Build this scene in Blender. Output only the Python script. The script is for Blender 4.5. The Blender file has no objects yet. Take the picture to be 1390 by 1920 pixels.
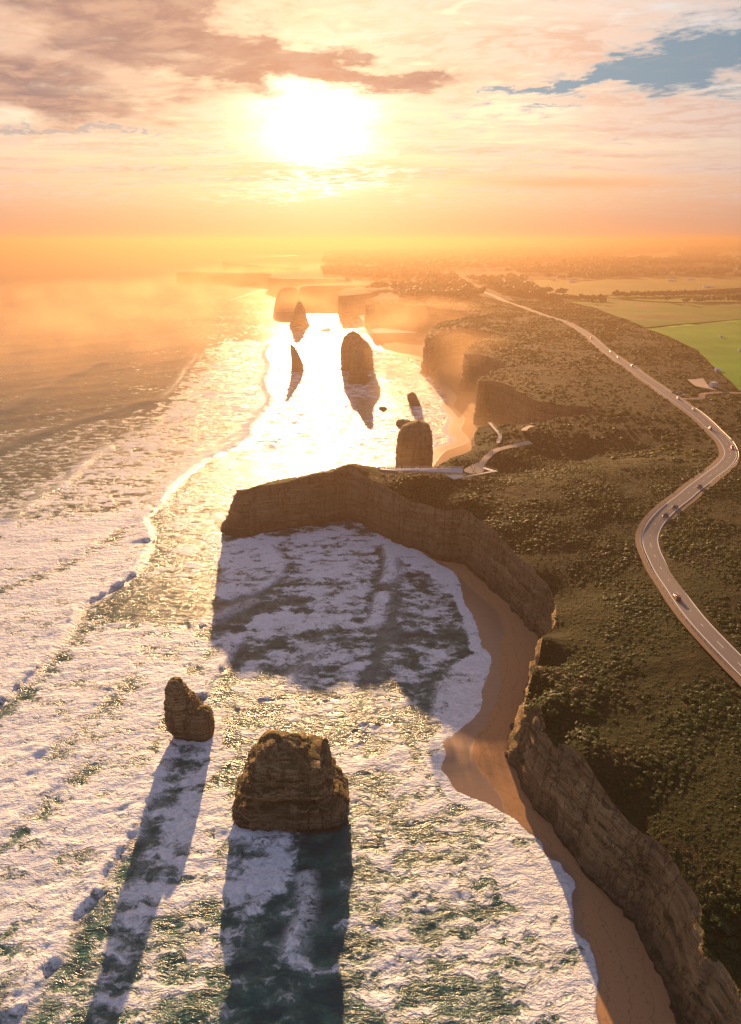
import bpy, bmesh, math, random
import numpy as np
from mathutils import Vector, Matrix
from mathutils.geometry import delaunay_2d_cdt

random.seed(7); rng = np.random.default_rng(11)
# ------------------------------------------------------------------ layout, mostly image pixel traces unprojected to metres (x east, y ahead, z up)
SUN_AZ = -4.43
SUN_EL = 11.36
PITCH = 23.833
LENS = 21.562
COAST = [(84, -60, 30), (82, -10, 29), (79, 25, 28), (79.8, 78.9, 27), (77.6, 86.8, 27), (79.3, 97.1, 30), (77.6, 105.1, 31), (76.0, 111.7, 30), (72.0, 119.4, 29), (66.0, 132.5, 31), (62.1, 144.1, 31), (58.2, 153.0, 30), (57.2, 161.4, 30), (56.0, 164.1, 29), (54.4, 169.5, 27), (57.1, 176.2, 28), (60.3, 183.0, 28), (64.2, 191.5, 28), (67.2, 199.9, 28), (71.6, 210.3, 28), (77.4, 217.2, 28), (83.2, 236.0, 27), (83.2, 248.3, 28), (78.4, 260.0, 30), (72.4, 281.2, 31), (66.0, 299.4, 33), (57.3, 320.7, 33), (43.7, 326.8, 32), (33.5, 337.0, 31), (21.2, 347.1, 32), (6.1, 363.6, 34), (-5.3, 379.5, 35), (-15.7, 387.8, 36.5), (-22.4, 386.0, 36), (-31.6, 379.5, 35), (-47.2, 373.9, 33), (-65.1, 369.5, 31), (-74.3, 369.8, 29), (-81.6, 367.7, 28), (-87.6, 373.7, 25), (-84.6, 381.7, 23), (-69.6, 387.7, 25), (-46.6, 394.7, 27), (-19.6, 403.7, 30), (16.9, 406.5, 29), (29.8, 403.8, 30), (42.7, 396.5, 33), (51.7, 394.3, 38), (64.0, 410.2, 38), (75.1, 426.0, 38), (82.5, 464.5, 40), (94.0, 471.1, 42), (122.0, 470.6, 43), (158.4, 487.7, 44), (180.4, 495.7, 45), (188.8, 504.1, 46), (180.6, 511.0, 47), (158.3, 520.3, 47), (144.2, 533.8, 47), (135.3, 585.5, 47), (122.8, 614.9, 47), (108.7, 619.7, 46), (116.2, 635.6, 46), (136.5, 670.4, 47), (153.8, 696.3, 48), (151.1, 712.8, 48), (142.7, 748.3, 48), (127.0, 771.1, 48), (115.5, 773.3, 47), (123.8, 803.7, 48), (138.5, 846.3, 49), (166.7, 901.1, 49), (183.3, 937.8, 50), (170.4, 979.7, 50), (149.2, 998.8, 50), (109.4, 963.0, 49), (77.4, 879.2, 47), (83.4, 933.9, 49), (100.8, 1018.5, 50), (122.2, 1082.5, 50), (152.3, 1112.5, 51), (181.2, 1170.7, 52), (169.7, 1246.2, 51), (131.2, 1308.3, 50), (87.4, 1353.0, 50), (23.4, 1413.2, 50), (-8.0, 1388.5, 50), (-6.0, 1465.1, 50), (23.3, 1666.7, 51), (12.7, 1713.6, 51.5), (-15.2, 1680.1, 50), (-79.0, 1629.1, 50), (-76.4, 1792.1, 50), (-56.5, 1866.7, 52), (70.2, 1999.7, 54), (-87.3, 1942.3, 53), (-194.6, 1934.5, 52), (-198.4, 1792.1, 50), (-208.3, 2007.3, 52), (-60.9, 2134.7, 54), (-142.0, 2326.7, 52), (-298.3, 2364.5, 50), (-394.0, 2550.3, 46), (-440.4, 2827.5, 47), (-737.9, 3085.2, 40), (-883.4, 3130.9, 38), (-906.2, 3195.5, 40), (-478.0, 3224.3, 40), (-367.5, 3366.4, 48), (-684.2, 3943.2, 44), (-851.2, 4255.4, 40), (-1029.7, 4646.8, 38), (-1064.9, 4881.7, 42), (-991.6, 5483.6, 46), (-703.5, 6307.8, 50), (-566.5, 7443.7, 55)]
INNER = [(86.5, 93.7, 33), (82.2, 123.5, 33), (109.8, 138.1, 38), (78.1, 153.5, 34), (111.1, 191.2, 38), (90.1, 216.9, 33), (104.4, 261.8, 34), (138.0, 283.1, 38), (168.5, 274.8, 42), (155.9, 223.3, 42), (54.3, 328.5, 35), (78.1, 340.0, 37), (102.6, 350.0, 40), (143.8, 366.1, 41), (184.8, 383.9, 42), (108.6, 385.3, 34), (152.3, 410.4, 34), (89.7, 380.2, 34), (195.3, 424.7, 36), (117.7, 424.8, 38), (162.4, 444.6, 40), (225.4, 451.9, 42), (123.9, 452.5, 43.5), (32.7, 372.6, 39), (49.9, 372.6, 39), (1.8, 385.6, 35), (61.0, 378.0, 38.5), (84.5, 412.5, 40), (248.4, 397.5, 43), (275.1, 487.3, 45), (263.7, 599.9, 47), (341.4, 652.8, 47), (234.4, 672.0, 49), (177.9, 677.3, 48), (451.4, 967.4, 50), (248.1, 967.4, 50), (566.5, 1511.0, 52), (233.6, 1378.3, 52), (898.7, 1670.7, 52), (517.2, 2078.6, 54), (641.7, 1105.6, 50), (299.0, 2372.4, 55), (13.1, 3242.0, 60), (1446.8, 2960.1, 70)]
TIPX = -81.6
SHORE = [(20, 450), (12, 425), (9.4, 359.2), (18.8, 352.2), (29.1, 338.1), (39.0, 320.9), (47.2, 310.6), (49.6, 298.5), (49.4, 281.7), (52.0, 261.5), (52.1, 248.6), (52.3, 238.8), (54.7, 232.6), (53.4, 222.6), (47.1, 209.0), (45.5, 198.8), (40.1, 190.8), (33.1, 182.7), (27.2, 178.0), (27.7, 171.7), (25.9, 165.4), (28.3, 161.1), (29.7, 156.2), (35.3, 151.8), (39.9, 150.5), (46.0, 145.8), (50.1, 140.6), (54.5, 135.5), (54.5, 131.7), (58.0, 128.6), (58.0, 126.4), (60.7, 122.6), (58.4, 117.0), (57.5, 111.8), (56.0, 108.0), (58.8, 104.9), (59.1, 100.9), (58.4, 97.0), (58.1, 93.8), (56.8, 90.7), (54.9, 86.5), (54.6, 80), (55, 68), (56, 50), (58, 20), (62, -60)]
WETLINE = [(22, 450), (14, 425), (9.4, 359.2), (25.3, 346.1), (38.3, 331.0), (55.3, 292.7), (63.8, 271.3), (66.2, 255.4), (62.9, 244.2), (59.1, 229.5), (56.3, 211.8), (51.2, 198.8), (43.7, 185.8), (38.1, 175.1), (36.9, 169.6), (39.8, 164.2), (43.3, 156.2), (45.3, 150.5), (45.3, 145.8), (52.7, 139.8), (56.9, 133.1), (60.3, 127.7), (62.0, 122.6), (59.4, 111.8), (59.2, 106.6), (60.5, 100.9), (59.2, 93.8), (55.9, 86.5), (57, 76), (58, 60), (60, 20), (65, -60)]
SHORE2 = [(-100, 2000), (-5.1, 1202.1), (23.0, 1079.0), (57.6, 1036.2), (84.4, 973.0), (84.3, 877.1), (88.0, 794.1), (92.1, 743.6), (81.8, 696.1), (87.0, 647.2), (76.5, 600.2), (79.6, 564.1), (57.7, 542.6), (44.3, 509.3), (27.8, 459.6)]
WAVES = [([(-161.7, 192.0), (-154.4, 202.0), (-154.1, 209.7), (-150.9, 216.7), (-149.2, 229.1), (-149.3, 241.3), (-149.3, 252.6), (-152.0, 268.3), (-150.0, 278.5), (-143.6, 291.0), (-137.5, 306.9), (-138.7, 328.3), (-140.7, 349.9)], 1.9, 11, 2.8, 1), ([(-140.7, 349.9), (-144.8, 362.4), (-157.1, 385.2), (-153.1, 402.8)], 1.5, 9, 2.0, 1), ([(-157.1, 385.2), (-153.1, 402.8), (-155.4, 441.1), (-152.3, 468.1), (-147.6, 500.9), (-133.0, 533.2), (-119.8, 574.5), (-123.7, 613.8), (-121.4, 667.3), (-120.1, 729.8), (-143.7, 830.3), (-153.9, 946.2), (-178.6, 1068.0), (-186.1, 1229.9)], 1.7, 14, 3, 0.8), ([(-88.4, 84.9), (-87.8, 87.8), (-87.0, 92.3), (-86.8, 98.1), (-84.8, 101.5), (-84.4, 103.8), (-85.1, 111.8), (-83.4, 115.7), (-81.2, 120.5), (-81.8, 124.3), (-80.1, 131.3), (-78.3, 138.0), (-77.4, 145.4), (-77.3, 151.8), (-76.0, 159.2), (-75.1, 173.0)], 1.4, 7, 2.2, 1), ([(-71.1, 203.0), (-70.0, 211.4), (-68.2, 220.4), (-66.3, 230.3), (-66.0, 248.2)], 1.3, 7, 2.2, 0.9), ([(-90.4, 252.2), (-87.2, 254.0), (-80.1, 260.5), (-70.4, 269.8), (-58.7, 282.8)], 0.8, 6, 2.6, 0.5), ([(10.7, 307.5), (9.3, 289.9), (13.0, 271.3), (10.6, 254.4), (8.2, 243.4), (6.6, 230.7), (1.6, 217.5), (0.0, 202.0), (-2.2, 193.6), (-7.3, 185.3), (-15.1, 176.4)], 1.5, 9, 3.5, 0.1), ([(9.1, 346.1), (11.5, 324.9), (10.7, 307.5), (5.9, 293.9)], 1.1, 7, 2, 1), ([(5.5, 288.2), (3.9, 273.8), (1.9, 261.5), (-4.0, 254.0)], 1.1, 7, 2, 1), ([(-81.6, 282.8), (-65.4, 288.2), (-53.3, 305.7), (-55.0, 324.9), (-64.0, 346.1)], 0.9, 6, 2, 0.8), ([(-249.5, 374.0), (-245.7, 394.3), (-246.7, 431.2), (-241.7, 442.2), (-243.5, 474.3), (-244.9, 498.1), (-245.2, 527.0), (-236.6, 562.4)], 1.6, 9, 5, 0.35), ([(-258.3, 724.4), (-261.3, 794.1), (-270.5, 862.2), (-281.3, 933.3), (-300.8, 1079.0)], 1.1, 6, 6, 0.12), ([(-581.3, 1772.9), (-583.3, 1878.1), (-562.7, 1943.9)], 1.2, 12, 8, 0.25), ([(-405.4, 656.0), (-414.6, 743.6), (-425.5, 837.2), (-420.4, 892.5), (-420.1, 968.4), (-407.5, 1001.3)], 1.8, 20, 9, 0.05), ([(-344.6, 512.2), (-330.1, 576.3), (-308.5, 634.3), (-274.6, 698.6), (-257.9, 743.6)], 1.2, 16, 8, 0.05), ([(-457.1, 2051.2), (-439.2, 2377.0), (-402.2, 2655.9)], 1.0, 12, 9, 0.2), ([(-63.3, 512.2), (-46.8, 542.6), (-29.8, 604.1), (-24.1, 679.0), (-29.9, 757.8)], 1.1, 12, 5, 0.6), ([(30.2, 214.9), (29.8, 206.3), (27.1, 195.1), (25.3, 187.6)], 0.6, 6, 1.6, 0.8), ([(-45.8, 139.8), (-36.7, 137.4), (-29.7, 135.9), (-23.7, 137.4)], 1.1, 4, 1.6, 1), ([(-21.4, 126.7), (-20.0, 121.1), (-19.0, 112.7), (-21.4, 108.0), (-21.3, 101.1)], 0.9, 4, 1.5, 0.6), ([(-218.7, 277.4), (-204.0, 302.7), (-190.4, 318.3), (-180.4, 338.8), (-174.7, 357.6), (-172.3, 374.0)], 0.7, 8, 3.5, 0.6), ([(-125.5, 171.2), (-120.6, 181.9), (-116.6, 196.6), (-113.0, 209.7), (-111.0, 226.0), (-110.0, 242.1)], 0.8, 7, 3, 0.7), ([(-122.5, 132.2), (-118.1, 142.8), (-114.3, 154.4), (-109.7, 162.5), (-105.9, 176.4)], 0.7, 6, 2.6, 0.6), ([(-57.7, 196.6), (-44.0, 206.3), (-31.9, 219.6), (-23.5, 233.8), (-19.3, 246.4)], 0.6, 6, 2.6, 0.4)]
FOAM = [([(-329.9, 361.6), (-254.2, 382.6), (-211.5, 385.2), (-165.7, 410.6), (-153.1, 402.8), (-157.1, 385.2), (-140.7, 349.9), (-137.5, 306.9), (-150.0, 278.5), (-149.3, 252.6), (-149.2, 229.1), (-154.4, 202.0), (-181.2, 163.7)], 0.98, 7), ([(-181.2, 163.7), (-153.2, 199.8), (-146.7, 237.9), (-141.9, 262.4), (-105.2, 257.7), (-81.5, 253.1), (-69.6, 209.7), (-73.7, 176.4), (-75.0, 161.3), (-78.6, 139.8), (-82.7, 117.0), (-86.3, 93.5), (-103.9, 68.6)], 0.87, 10), ([(-71.9, 209.7), (-53.7, 187.6), (-46.2, 141.7), (-41.5, 112.4), (-57.8, 106.6), (-68.5, 108.0), (-80.2, 118.6), (-77.9, 137.8), (-72.9, 173.8)], 0.8, 7), ([(-144.9, 115.4), (-85.1, 102.5), (-57.8, 106.6), (-54.4, 96.0), (-72.9, 82.2), (-103.9, 68.6)], 0.5, 8), ([(-162.4, 420.7), (-110.4, 634.3), (-60.3, 484.7), (-99.8, 396.2), (-88.5, 299.7), (-118.4, 299.7), (-137.5, 306.9), (-140.7, 349.9)], 0.42, 12), ([(-145.0, 291.0), (-75.3, 293.9), (-69.0, 269.8), (-85.4, 253.1), (-132.8, 260.0)], 0.3, 6), ([(-95.7, 352.2), (-60.9, 360.0), (-54.4, 318.3), (-62.5, 288.2), (-81.0, 280.1)], 0.8, 5), ([(-66.9, 353.7), (-19.7, 374.0), (6.8, 349.9), (11.3, 318.3), (10.1, 307.5), (1.4, 287.1), (4.5, 273.8), (1.9, 261.5), (-9.2, 252.2), (-34.8, 246.4), (-64.8, 242.1), (-68.5, 209.7), (-73.4, 220.4), (-67.0, 253.1), (-48.0, 267.3), (-26.8, 277.4), (-51.7, 293.9)], 0.78, 5), ([(-1.8, 365.6), (29.1, 338.1), (47.2, 310.6), (50.0, 281.7), (52.3, 238.8), (53.4, 222.6), (45.5, 198.8), (33.1, 182.7), (27.2, 178.0), (26.2, 190.5), (30.4, 209.7), (32.9, 218.5), (46.4, 237.9), (44.4, 282.8), (37.8, 302.7), (14.5, 328.3)], 1.08, 2.5), ([(-34.8, 246.4), (-3.9, 253.1), (7.6, 242.1), (-1.1, 203.0), (-15.5, 181.9), (-52.2, 190.5), (-62.8, 209.7)], 0.47, 12), ([(14.8, 293.9), (43.6, 288.2), (46.7, 240.0), (30.4, 216.7), (25.0, 184.7), (1.0, 176.4), (-11.2, 179.1), (8.8, 240.0)], 0.42, 12), ([(-11.1, 176.4), (27.2, 178.0), (29.7, 156.2), (46.0, 145.8), (54.5, 131.7), (60.7, 122.6), (56.0, 108.0), (58.4, 97.0), (53.4, 82.2), (31.1, 82.2), (37.6, 115.4), (30.3, 128.6), (18.5, 143.8), (-8.2, 152.2)], 0.7, 6), ([(44.7, 152.2), (66.7, 115.4), (57.7, 82.2), (43.8, 82.2), (46.4, 108.0), (39.2, 132.2)], 0.82, 4), ([(-8.2, 152.2), (18.5, 143.8), (33.0, 125.2), (37.6, 115.4), (29.8, 105.2), (-6.6, 106.6)], 0.5, 7), ([(-6.8, 104.5), (12.3, 105.2), (37.9, 102.5), (36.3, 94.7), (14.4, 94.7), (-6.5, 95.4)], 0.72, 4), ([(-7.5, 94.7), (36.3, 94.7), (33.2, 80.1), (-6.9, 80.1)], 0.46, 6), ([(-11.6, 187.6), (1.0, 176.4), (11.9, 152.2), (-7.8, 139.8), (-16.5, 166.1)], 0.62, 7), ([(-46.5, 141.7), (-36.5, 135.9), (-23.5, 138.2), (-25.8, 131.8), (-20.8, 125.2), (-18.9, 112.7), (-22.0, 110.9), (-29.4, 112.1), (-42.7, 110.9)], 0.93, 3), ([(-23.3, 139.8), (-7.9, 143.8), (-5.4, 80.1), (-16.9, 80.1), (-18.4, 115.4)], 0.1, 3), ([(-57.8, 106.6), (-41.3, 111.6), (-20.1, 110.2), (-16.9, 80.1), (-68.2, 80.1)], 0.36, 8), ([(-82.7, 176.4), (-77.3, 181.9), (-69.9, 173.8), (-75.7, 163.7), (-77.6, 152.2), (-79.8, 154.4)], 1.0, 3), ([(-56.0, 1202.1), (84.4, 973.0), (94.7, 743.6), (89.0, 645.0), (79.6, 564.1), (44.3, 509.3), (32.0, 542.6), (43.2, 757.8), (-4.2, 977.6)], 0.62, 12), ([(-110.4, 634.3), (-186.1, 1229.9), (-71.1, 1547.8), (3.9, 892.5), (46.7, 613.8), (20.1, 484.7), (-60.3, 484.7)], 0.44, 20), ([(-357.1, 374.0), (-254.2, 382.6), (-165.7, 410.6), (-110.4, 634.3), (-148.7, 933.3), (-198.4, 1202.1), (-279.8, 1202.1), (-242.5, 757.8), (-237.9, 527.0), (-261.7, 396.2), (-293.8, 293.9)], 0.56, 25), ([(-19.4, 1547.8), (84.4, 933.3), (60.7, 820.2), (-3.9, 892.5), (-56.0, 1202.1)], 0.8, 25)]
ROAD = [(126.8, 137.0, 37), (129.5, 157.6, 37), (128.4, 174.7, 37), (127.6, 187.4, 37.6), (127.4, 200.8, 38.2), (128.3, 213.9, 38.8), (130.1, 227.8, 39.3), (131.7, 241.3, 39.8), (134.0, 253.7, 40.2), (136.7, 265.9, 40.6), (141.1, 278.1, 40.9), (147.8, 289.2, 41.2), (157.0, 300.0, 41.5), (168.4, 311.4, 41.7), (176.2, 318.7, 41.9), (187.1, 330.2, 42.1), (195.2, 338.2, 42.3), (208.7, 352.5, 42.5), (223.2, 367.8, 42.8), (236.5, 384.4, 43.0), (244.3, 396.9, 43.2), (250.9, 412.0, 43.4), (255.9, 428.2, 43.6), (259.5, 447.9, 43.9), (264.2, 473.7, 44.3), (266.9, 494.0, 44.7), (268.5, 513.2, 45.0), (270.4, 533.9, 45.4), (272.2, 559.5, 45.8), (276.0, 587.6, 46.2), (278.4, 618.6, 46.6), (281.3, 648.3, 47.0), (284.6, 676.2, 47.2), (288.1, 727.9, 47.7), (301.3, 831.4, 48.6), (314.2, 904.6, 49.0), (323.2, 991.4, 49.5), (326.0, 1068.1, 49.8), (314.8, 1173.8, 50.3), (309.9, 1302.2, 50.7), (299.1, 1436.6, 51.0), (301.0, 1571.5, 51.3), (297.4, 1698.8, 51.5), (293.8, 1889.9, 51.8), (296.7, 2184.2, 52.2)]
CARS = [(127.0, 218.5), (156.0, 296.9), (164.7, 307.0), (191.3, 333.1), (256.1, 452.4), (255.0, 405.8), (268.9, 503.2), (272.8, 538.2), (289.2, 681.0), (290.7, 734.8), (295.8, 770.5), (308.6, 886.1), (319.0, 1061.9), (291.9, 1660.4)]
PARKED = [(281.8, 554.5), (283.3, 550.3), (278.8, 560.8)]
STACKS = {'big': (144.3, [(34.1, -32.3, -25.8), (33.2, -33.9, -24.1), (30.0, -35.3, -17.1), (25.3, -37.6, -14.3), (20.4, -40.0, -13.2), (17.1, -41.2, -12.4), (15.0, -41.3, -10.9), (12.0, -40.5, -12.2), (9.5, -44.0, -11.6), (6.0, -45.9, -9.2), (2.5, -46.1, -7.9), (-0.1, -45.8, -8.2)]), 'small': (181.0, [(25.8, -74.3, -69.4), (23.1, -75.9, -67.6), (18.7, -76.9, -65.6), (15.9, -77.2, -63.8), (12.3, -77.9, -60.6), (9.5, -78.5, -60.5), (6.7, -78.1, -61.0), (2.9, -77.4, -61.9), (-1.0, -74.9, -63.8)]), 'lookout': (475, [(43.7, 36.4, 39.8), (43.1, 32.1, 43.8), (40.7, 27.2, 46.8), (37.6, 23.9, 48.4), (31.5, 21.8, 49.3), (25.4, 21.2, 49.8), (17.0, 20.8, 50.4), (8.6, 20.5, 50.7), (0.1, 20.7, 51.1)]), 'front': (829.1, [(45.2, -19.9, -15.2), (41.8, -22.8, -13.0), (37.8, -24.1, -11.2), (25.8, -26.7, -8.6), (13.6, -28.9, -5.2), (5.4, -30.7, -2.5), (-1.3, -31.2, -2.1)]), 'back': (922.1, [(54.0, -27.9, -21.9), (52.1, -33.6, -16.8), (46.6, -39.2, -13.0), (37.9, -43.2, -4.5), (29.1, -44.1, 2.2), (18.0, -44.7, 3.8), (6.8, -44.5, 4.1), (0.0, -44.6, 4.5)]), 'slim': (910.8, [(37.5, -116.5, -113.8), (34.4, -116.7, -110.1), (26.0, -116.3, -105.4), (14.4, -115.8, -100.1), (6.7, -116.2, -98.4), (0.8, -116.9, -98.3)]), 'spire': (1435.3, [(53.9, -159.4, -156.6), (47.7, -163.4, -151.5), (36.3, -169.1, -146.8), (23.2, -173.9, -144.0), (10.0, -180.1, -140.0), (0.0, -182.7, -137.0), (-5.0, -183.0, -136.5)]), 'farblock': (1790.2, [(57.9, -235.5, -210.2), (55.2, -244.1, -204.0), (49.6, -250.8, -201.4), (34.4, -259.3, -202.1), (14.2, -265.7, -201.8), (-2.0, -269.3, -201.7)]), 'stub': (705.1, [(15.1, 46.9, 49.7), (13.5, 44.4, 51.5), (11.2, 42.3, 53.4), (6.7, 42.8, 55.3), (3.1, 44.7, 57.5), (0.4, 44.4, 58.7)])}
ROCKS = [(14.0, 686.3, 5.5, 3.2), (34.5, 621.9, 9, 6)]
BOULDERS = [(54.5, 178.6, 3.2), (54.3, 174.9, 4), (52.3, 173.3, 2.6), (53.8, 170.7, 3.4), (50.3, 171.0, 2.2), (56.8, 180.8, 2), (55.1, 185.4, 1.8)]
PADDOCKS = [('bright green', [(425.2, 980.1), (636.4, 1096.0), (777.1, 1142.8), (593.8, 780.5), (355.2, 519.7), (345.3, 572.8), (366.9, 647.7), (407.8, 780.5), (422.4, 908.0)]), ('dull green', [(424.4, 1423.2), (551.6, 1485.0), (645.0, 1375.4), (803.9, 1398.9), (1004.6, 1423.2), (777.1, 1142.8), (641.5, 1105.1), (428.6, 992.4), (438.0, 1126.8), (446.5, 1309.2)]), ('yellow', [(495.3, 2143.6), (773.7, 2222.9), (1292.7, 2283.2), (1606.0, 2308.1), (1300.2, 1858.2), (1039.8, 1825.6), (578.4, 1588.0), (547.8, 1529.1), (426.0, 1588.0), (416.1, 1651.4)]), ('green strip', [(567.8, 1558.0), (936.3, 1638.4), (1159.7, 1651.4), (1018.2, 1443.2), (817.3, 1423.2), (655.6, 1398.9), (559.4, 1506.8)]), ('far green', [(1648.3, 4798.3), (2690.1, 5911.6), (2335.7, 5021.2), (1915.0, 4192.3), (1478.6, 4073.3)]), ('far green two', [(2848.3, 5534.5), (3298.6, 5911.6), (4239.0, 5911.6), (2879.2, 3997.6), (2303.9, 4112.2), (2348.5, 4498.4)])]
BELTS = [[(399.8, 1505.7), (438.6, 1473.1), (514.0, 1431.7)], [(580.9, 1539.8), (642.4, 1545.6), (749.5, 1563.3), (848.3, 1599.9), (943.2, 1651.4), (1009.1, 1664.8)], [(392.4, 1575.3), (407.5, 1516.9)]]
TREES = [(468.8, 1364.4), (482.5, 1350.7), (641.2, 1397.3), (688.3, 1402.1), (706.5, 1411.8), (717.9, 1411.8), (724.4, 1402.1), (750.6, 1431.7), (763.0, 1431.7), (770.6, 1421.7), (798.0, 1421.7), (805.3, 1411.8), (663.9, 1364.4)]
SHEDS = [(1040.5, 2132.7), (943.9, 1825.6), (956.0, 2079.9), (636.5, 2059.5), (489.9, 883.4), (368.3, 656.8), (459.0, 777.4)]
HUT = (328.7, 587.7)
YARD = [(316.8, 614.6), (335.3, 619.7), (324.5, 585.4), (325.1, 571.7), (312.8, 587.7)]
DECK = [(6.2, 372.1, 41.5), (59.1, 372.1, 41.5), (58.9, 367.5, 40), (16.7, 368.8, 41), (6.5, 369.8, 41.5)]
RAMP = [(47.3, 365.2, 39.5), (52.1, 359.2, 38.8), (82.1, 372.0, 39.5), (74.3, 379.6, 39.5), (73.5, 377.2, 39.5), (77.8, 372.0, 39.5), (58.7, 362.5, 39.2), (58.3, 365.5, 39.4)]
PATHS = [[(66.9, 375.7, 39), (73.5, 386.8, 39.5), (79.9, 400.7, 40), (89.1, 414.0, 40.5), (97.4, 421.0, 41), (105.5, 426.1, 41.5), (117.5, 431.9, 42.5)], [(116.1, 449.8, 43), (119.7, 457.1, 43.3), (125.7, 462.9, 43.6)]]
SANDPATCH = [(60.6, 376.3, 38.8), (67.6, 385.8, 39), (74.4, 392.4, 39.3), (74.9, 380.4, 39.2), (72.5, 375.7, 39), (65.5, 371.7, 38.8), (60.9, 372.9, 38.7)]
STAIR = [(94.6, 474.9, 42.5), (95.3, 465.0, 42), (96.3, 454.9, 41.5), (97.1, 446.8, 41), (96.0, 438.4, 40.5), (93.2, 430.6, 40.3)]
FOLK_DECK = [(6.8, 370.7), (7.6, 370.7), (8.5, 370.7), (9.2, 370.7), (10.9, 370.7), (11.7, 370.7), (12.6, 370.7), (13.6, 370.7), (14.7, 370.7), (15.8, 370.7), (16.9, 370.7), (17.7, 370.7), (19.9, 370.7), (20.6, 370.7), (22.0, 370.7), (22.6, 370.7), (23.9, 370.7), (25.7, 370.7), (26.6, 370.7), (27.2, 370.7), (28.3, 370.7), (31.7, 370.7), (43.0, 370.7), (43.6, 370.7)]
FOLK_PATH = [(66.0, 381.3), (66.5, 379.6), (68.0, 377.7), (72.6, 388.6), (74.8, 392.4), (76.5, 396.2), (80.1, 405.4), (81.4, 406.2), (83.1, 408.6), (84.0, 407.5), (85.0, 408.6), (79.1, 402.7), (92.7, 420.6), (93.4, 420.0), (67.7, 370.8), (69.4, 369.4), (66.5, 373.1)]
PINN = [-16.3, 25.6]
SC = bpy.context.scene
COL = SC.collection

# ------------------------------------------------------------------ camera
cam_d = bpy.data.cameras.new('camera'); cam = bpy.data.objects.new('camera', cam_d); COL.objects.link(cam)
cam.location = (0, 0, 175); cam.rotation_euler = (math.radians(90 - PITCH), 0, 0)
cam_d.sensor_fit = 'VERTICAL'; cam_d.sensor_height = 36; cam_d.lens = LENS
cam_d.clip_start = 1; cam_d.clip_end = 60000
SC.camera = cam

# ------------------------------------------------------------------ node helpers
class G:
    """tiny builder for node graphs"""
    def __init__(self, tree): self.t = tree; self.n = tree.nodes; self.l = tree.links
    def new(self, kind, **kw):
        nd = self.n.new(kind)
        for k, v in kw.items(): setattr(nd, k, v)
        return nd
    def put(self, sock, v):
        if v is None: return
        if isinstance(v, bpy.types.NodeSocket): self.l.new(v, sock)
        elif isinstance(v, bpy.types.Node): self.l.new(v.outputs[0], sock)
        else:
            if hasattr(sock.default_value, '__len__') and not hasattr(v, '__len__'): v = [v] * len(sock.default_value)
            if hasattr(sock.default_value, '__len__') and len(sock.default_value) == 4 and len(v) == 3: v = (*v, 1)
            sock.default_value = v
    def m(self, op, a, b=None, c=None, clamp=False):
        nd = self.new('ShaderNodeMath', operation=op, use_clamp=clamp)
        for i, v in enumerate((a, b, c)):
            if v is not None: self.put(nd.inputs[i], v)
        return nd.outputs[0]
    def add(self, a, b): return self.m('ADD', a, b)
    def sub(self, a, b): return self.m('SUBTRACT', a, b)
    def mul(self, a, b): return self.m('MULTIPLY', a, b)
    def step(self, v, lo, hi):
        nd = self.new('ShaderNodeMapRange', interpolation_type='SMOOTHSTEP')
        self.put(nd.inputs[0], v); self.put(nd.inputs[1], lo); self.put(nd.inputs[2], hi)
        return nd.outputs[0]
    def mix(self, f, a, b, mode='MIX'):
        nd = self.new('ShaderNodeMix', data_type='RGBA', blend_type=mode)
        self.put(nd.inputs[0], f); self.put(nd.inputs[6], a); self.put(nd.inputs[7], b)
        return nd.outputs[2]
    def noise(self, vec, scale, detail=4, rough=.55, dist=0, dims='3D', w=None):
        nd = self.new('ShaderNodeTexNoise', noise_dimensions=dims)
        self.put(nd.inputs['Vector'], vec); nd.inputs['Scale'].default_value = scale
        nd.inputs['Detail'].default_value = detail; nd.inputs['Roughness'].default_value = rough
        nd.inputs['Distortion'].default_value = dist
        return nd.outputs[0]
    def vor(self, vec, scale, feature='DISTANCE_TO_EDGE', rnd=1):
        nd = self.new('ShaderNodeTexVoronoi', feature=feature)
        self.put(nd.inputs['Vector'], vec); nd.inputs['Scale'].default_value = scale; nd.inputs['Randomness'].default_value = rnd
        return nd.outputs[0]
    def vmath(self, op, a, b=None, s=None):
        nd = self.new('ShaderNodeVectorMath', operation=op)
        self.put(nd.inputs[0], a)
        if b is not None: self.put(nd.inputs[1], b)
        if s is not None: self.put(nd.inputs['Scale'], s)
        return nd.outputs['Value'] if op in ('DOT_PRODUCT', 'LENGTH') else nd.outputs[0]
    def comb(self, x, y, z):
        nd = self.new('ShaderNodeCombineXYZ')
        for i, v in enumerate((x, y, z)): self.put(nd.inputs[i], v)
        return nd.outputs[0]
    def sep(self, v):
        nd = self.new('ShaderNodeSeparateXYZ'); self.put(nd.inputs[0], v); return nd.outputs
    def ramp(self, v, stops):
        nd = self.new('ShaderNodeValToRGB'); self.put(nd.inputs[0], v)
        e = nd.color_ramp.elements
        while len(e) < len(stops): e.new(.5)
        for q, (p, c) in zip(e, stops): q.position = p; q.color = (*c, 1)
        return nd.outputs[0]
    def attr(self, name):
        nd = self.new('ShaderNodeAttribute', attribute_name=name); return nd.outputs['Fac']
    def bump(self, h, strength, dist, normal=None):
        nd = self.new('ShaderNodeBump'); self.put(nd.inputs['Height'], h)
        nd.inputs['Strength'].default_value = strength; nd.inputs['Distance'].default_value = dist
        if normal is not None: self.put(nd.inputs['Normal'], normal)
        return nd.outputs[0]

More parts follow.
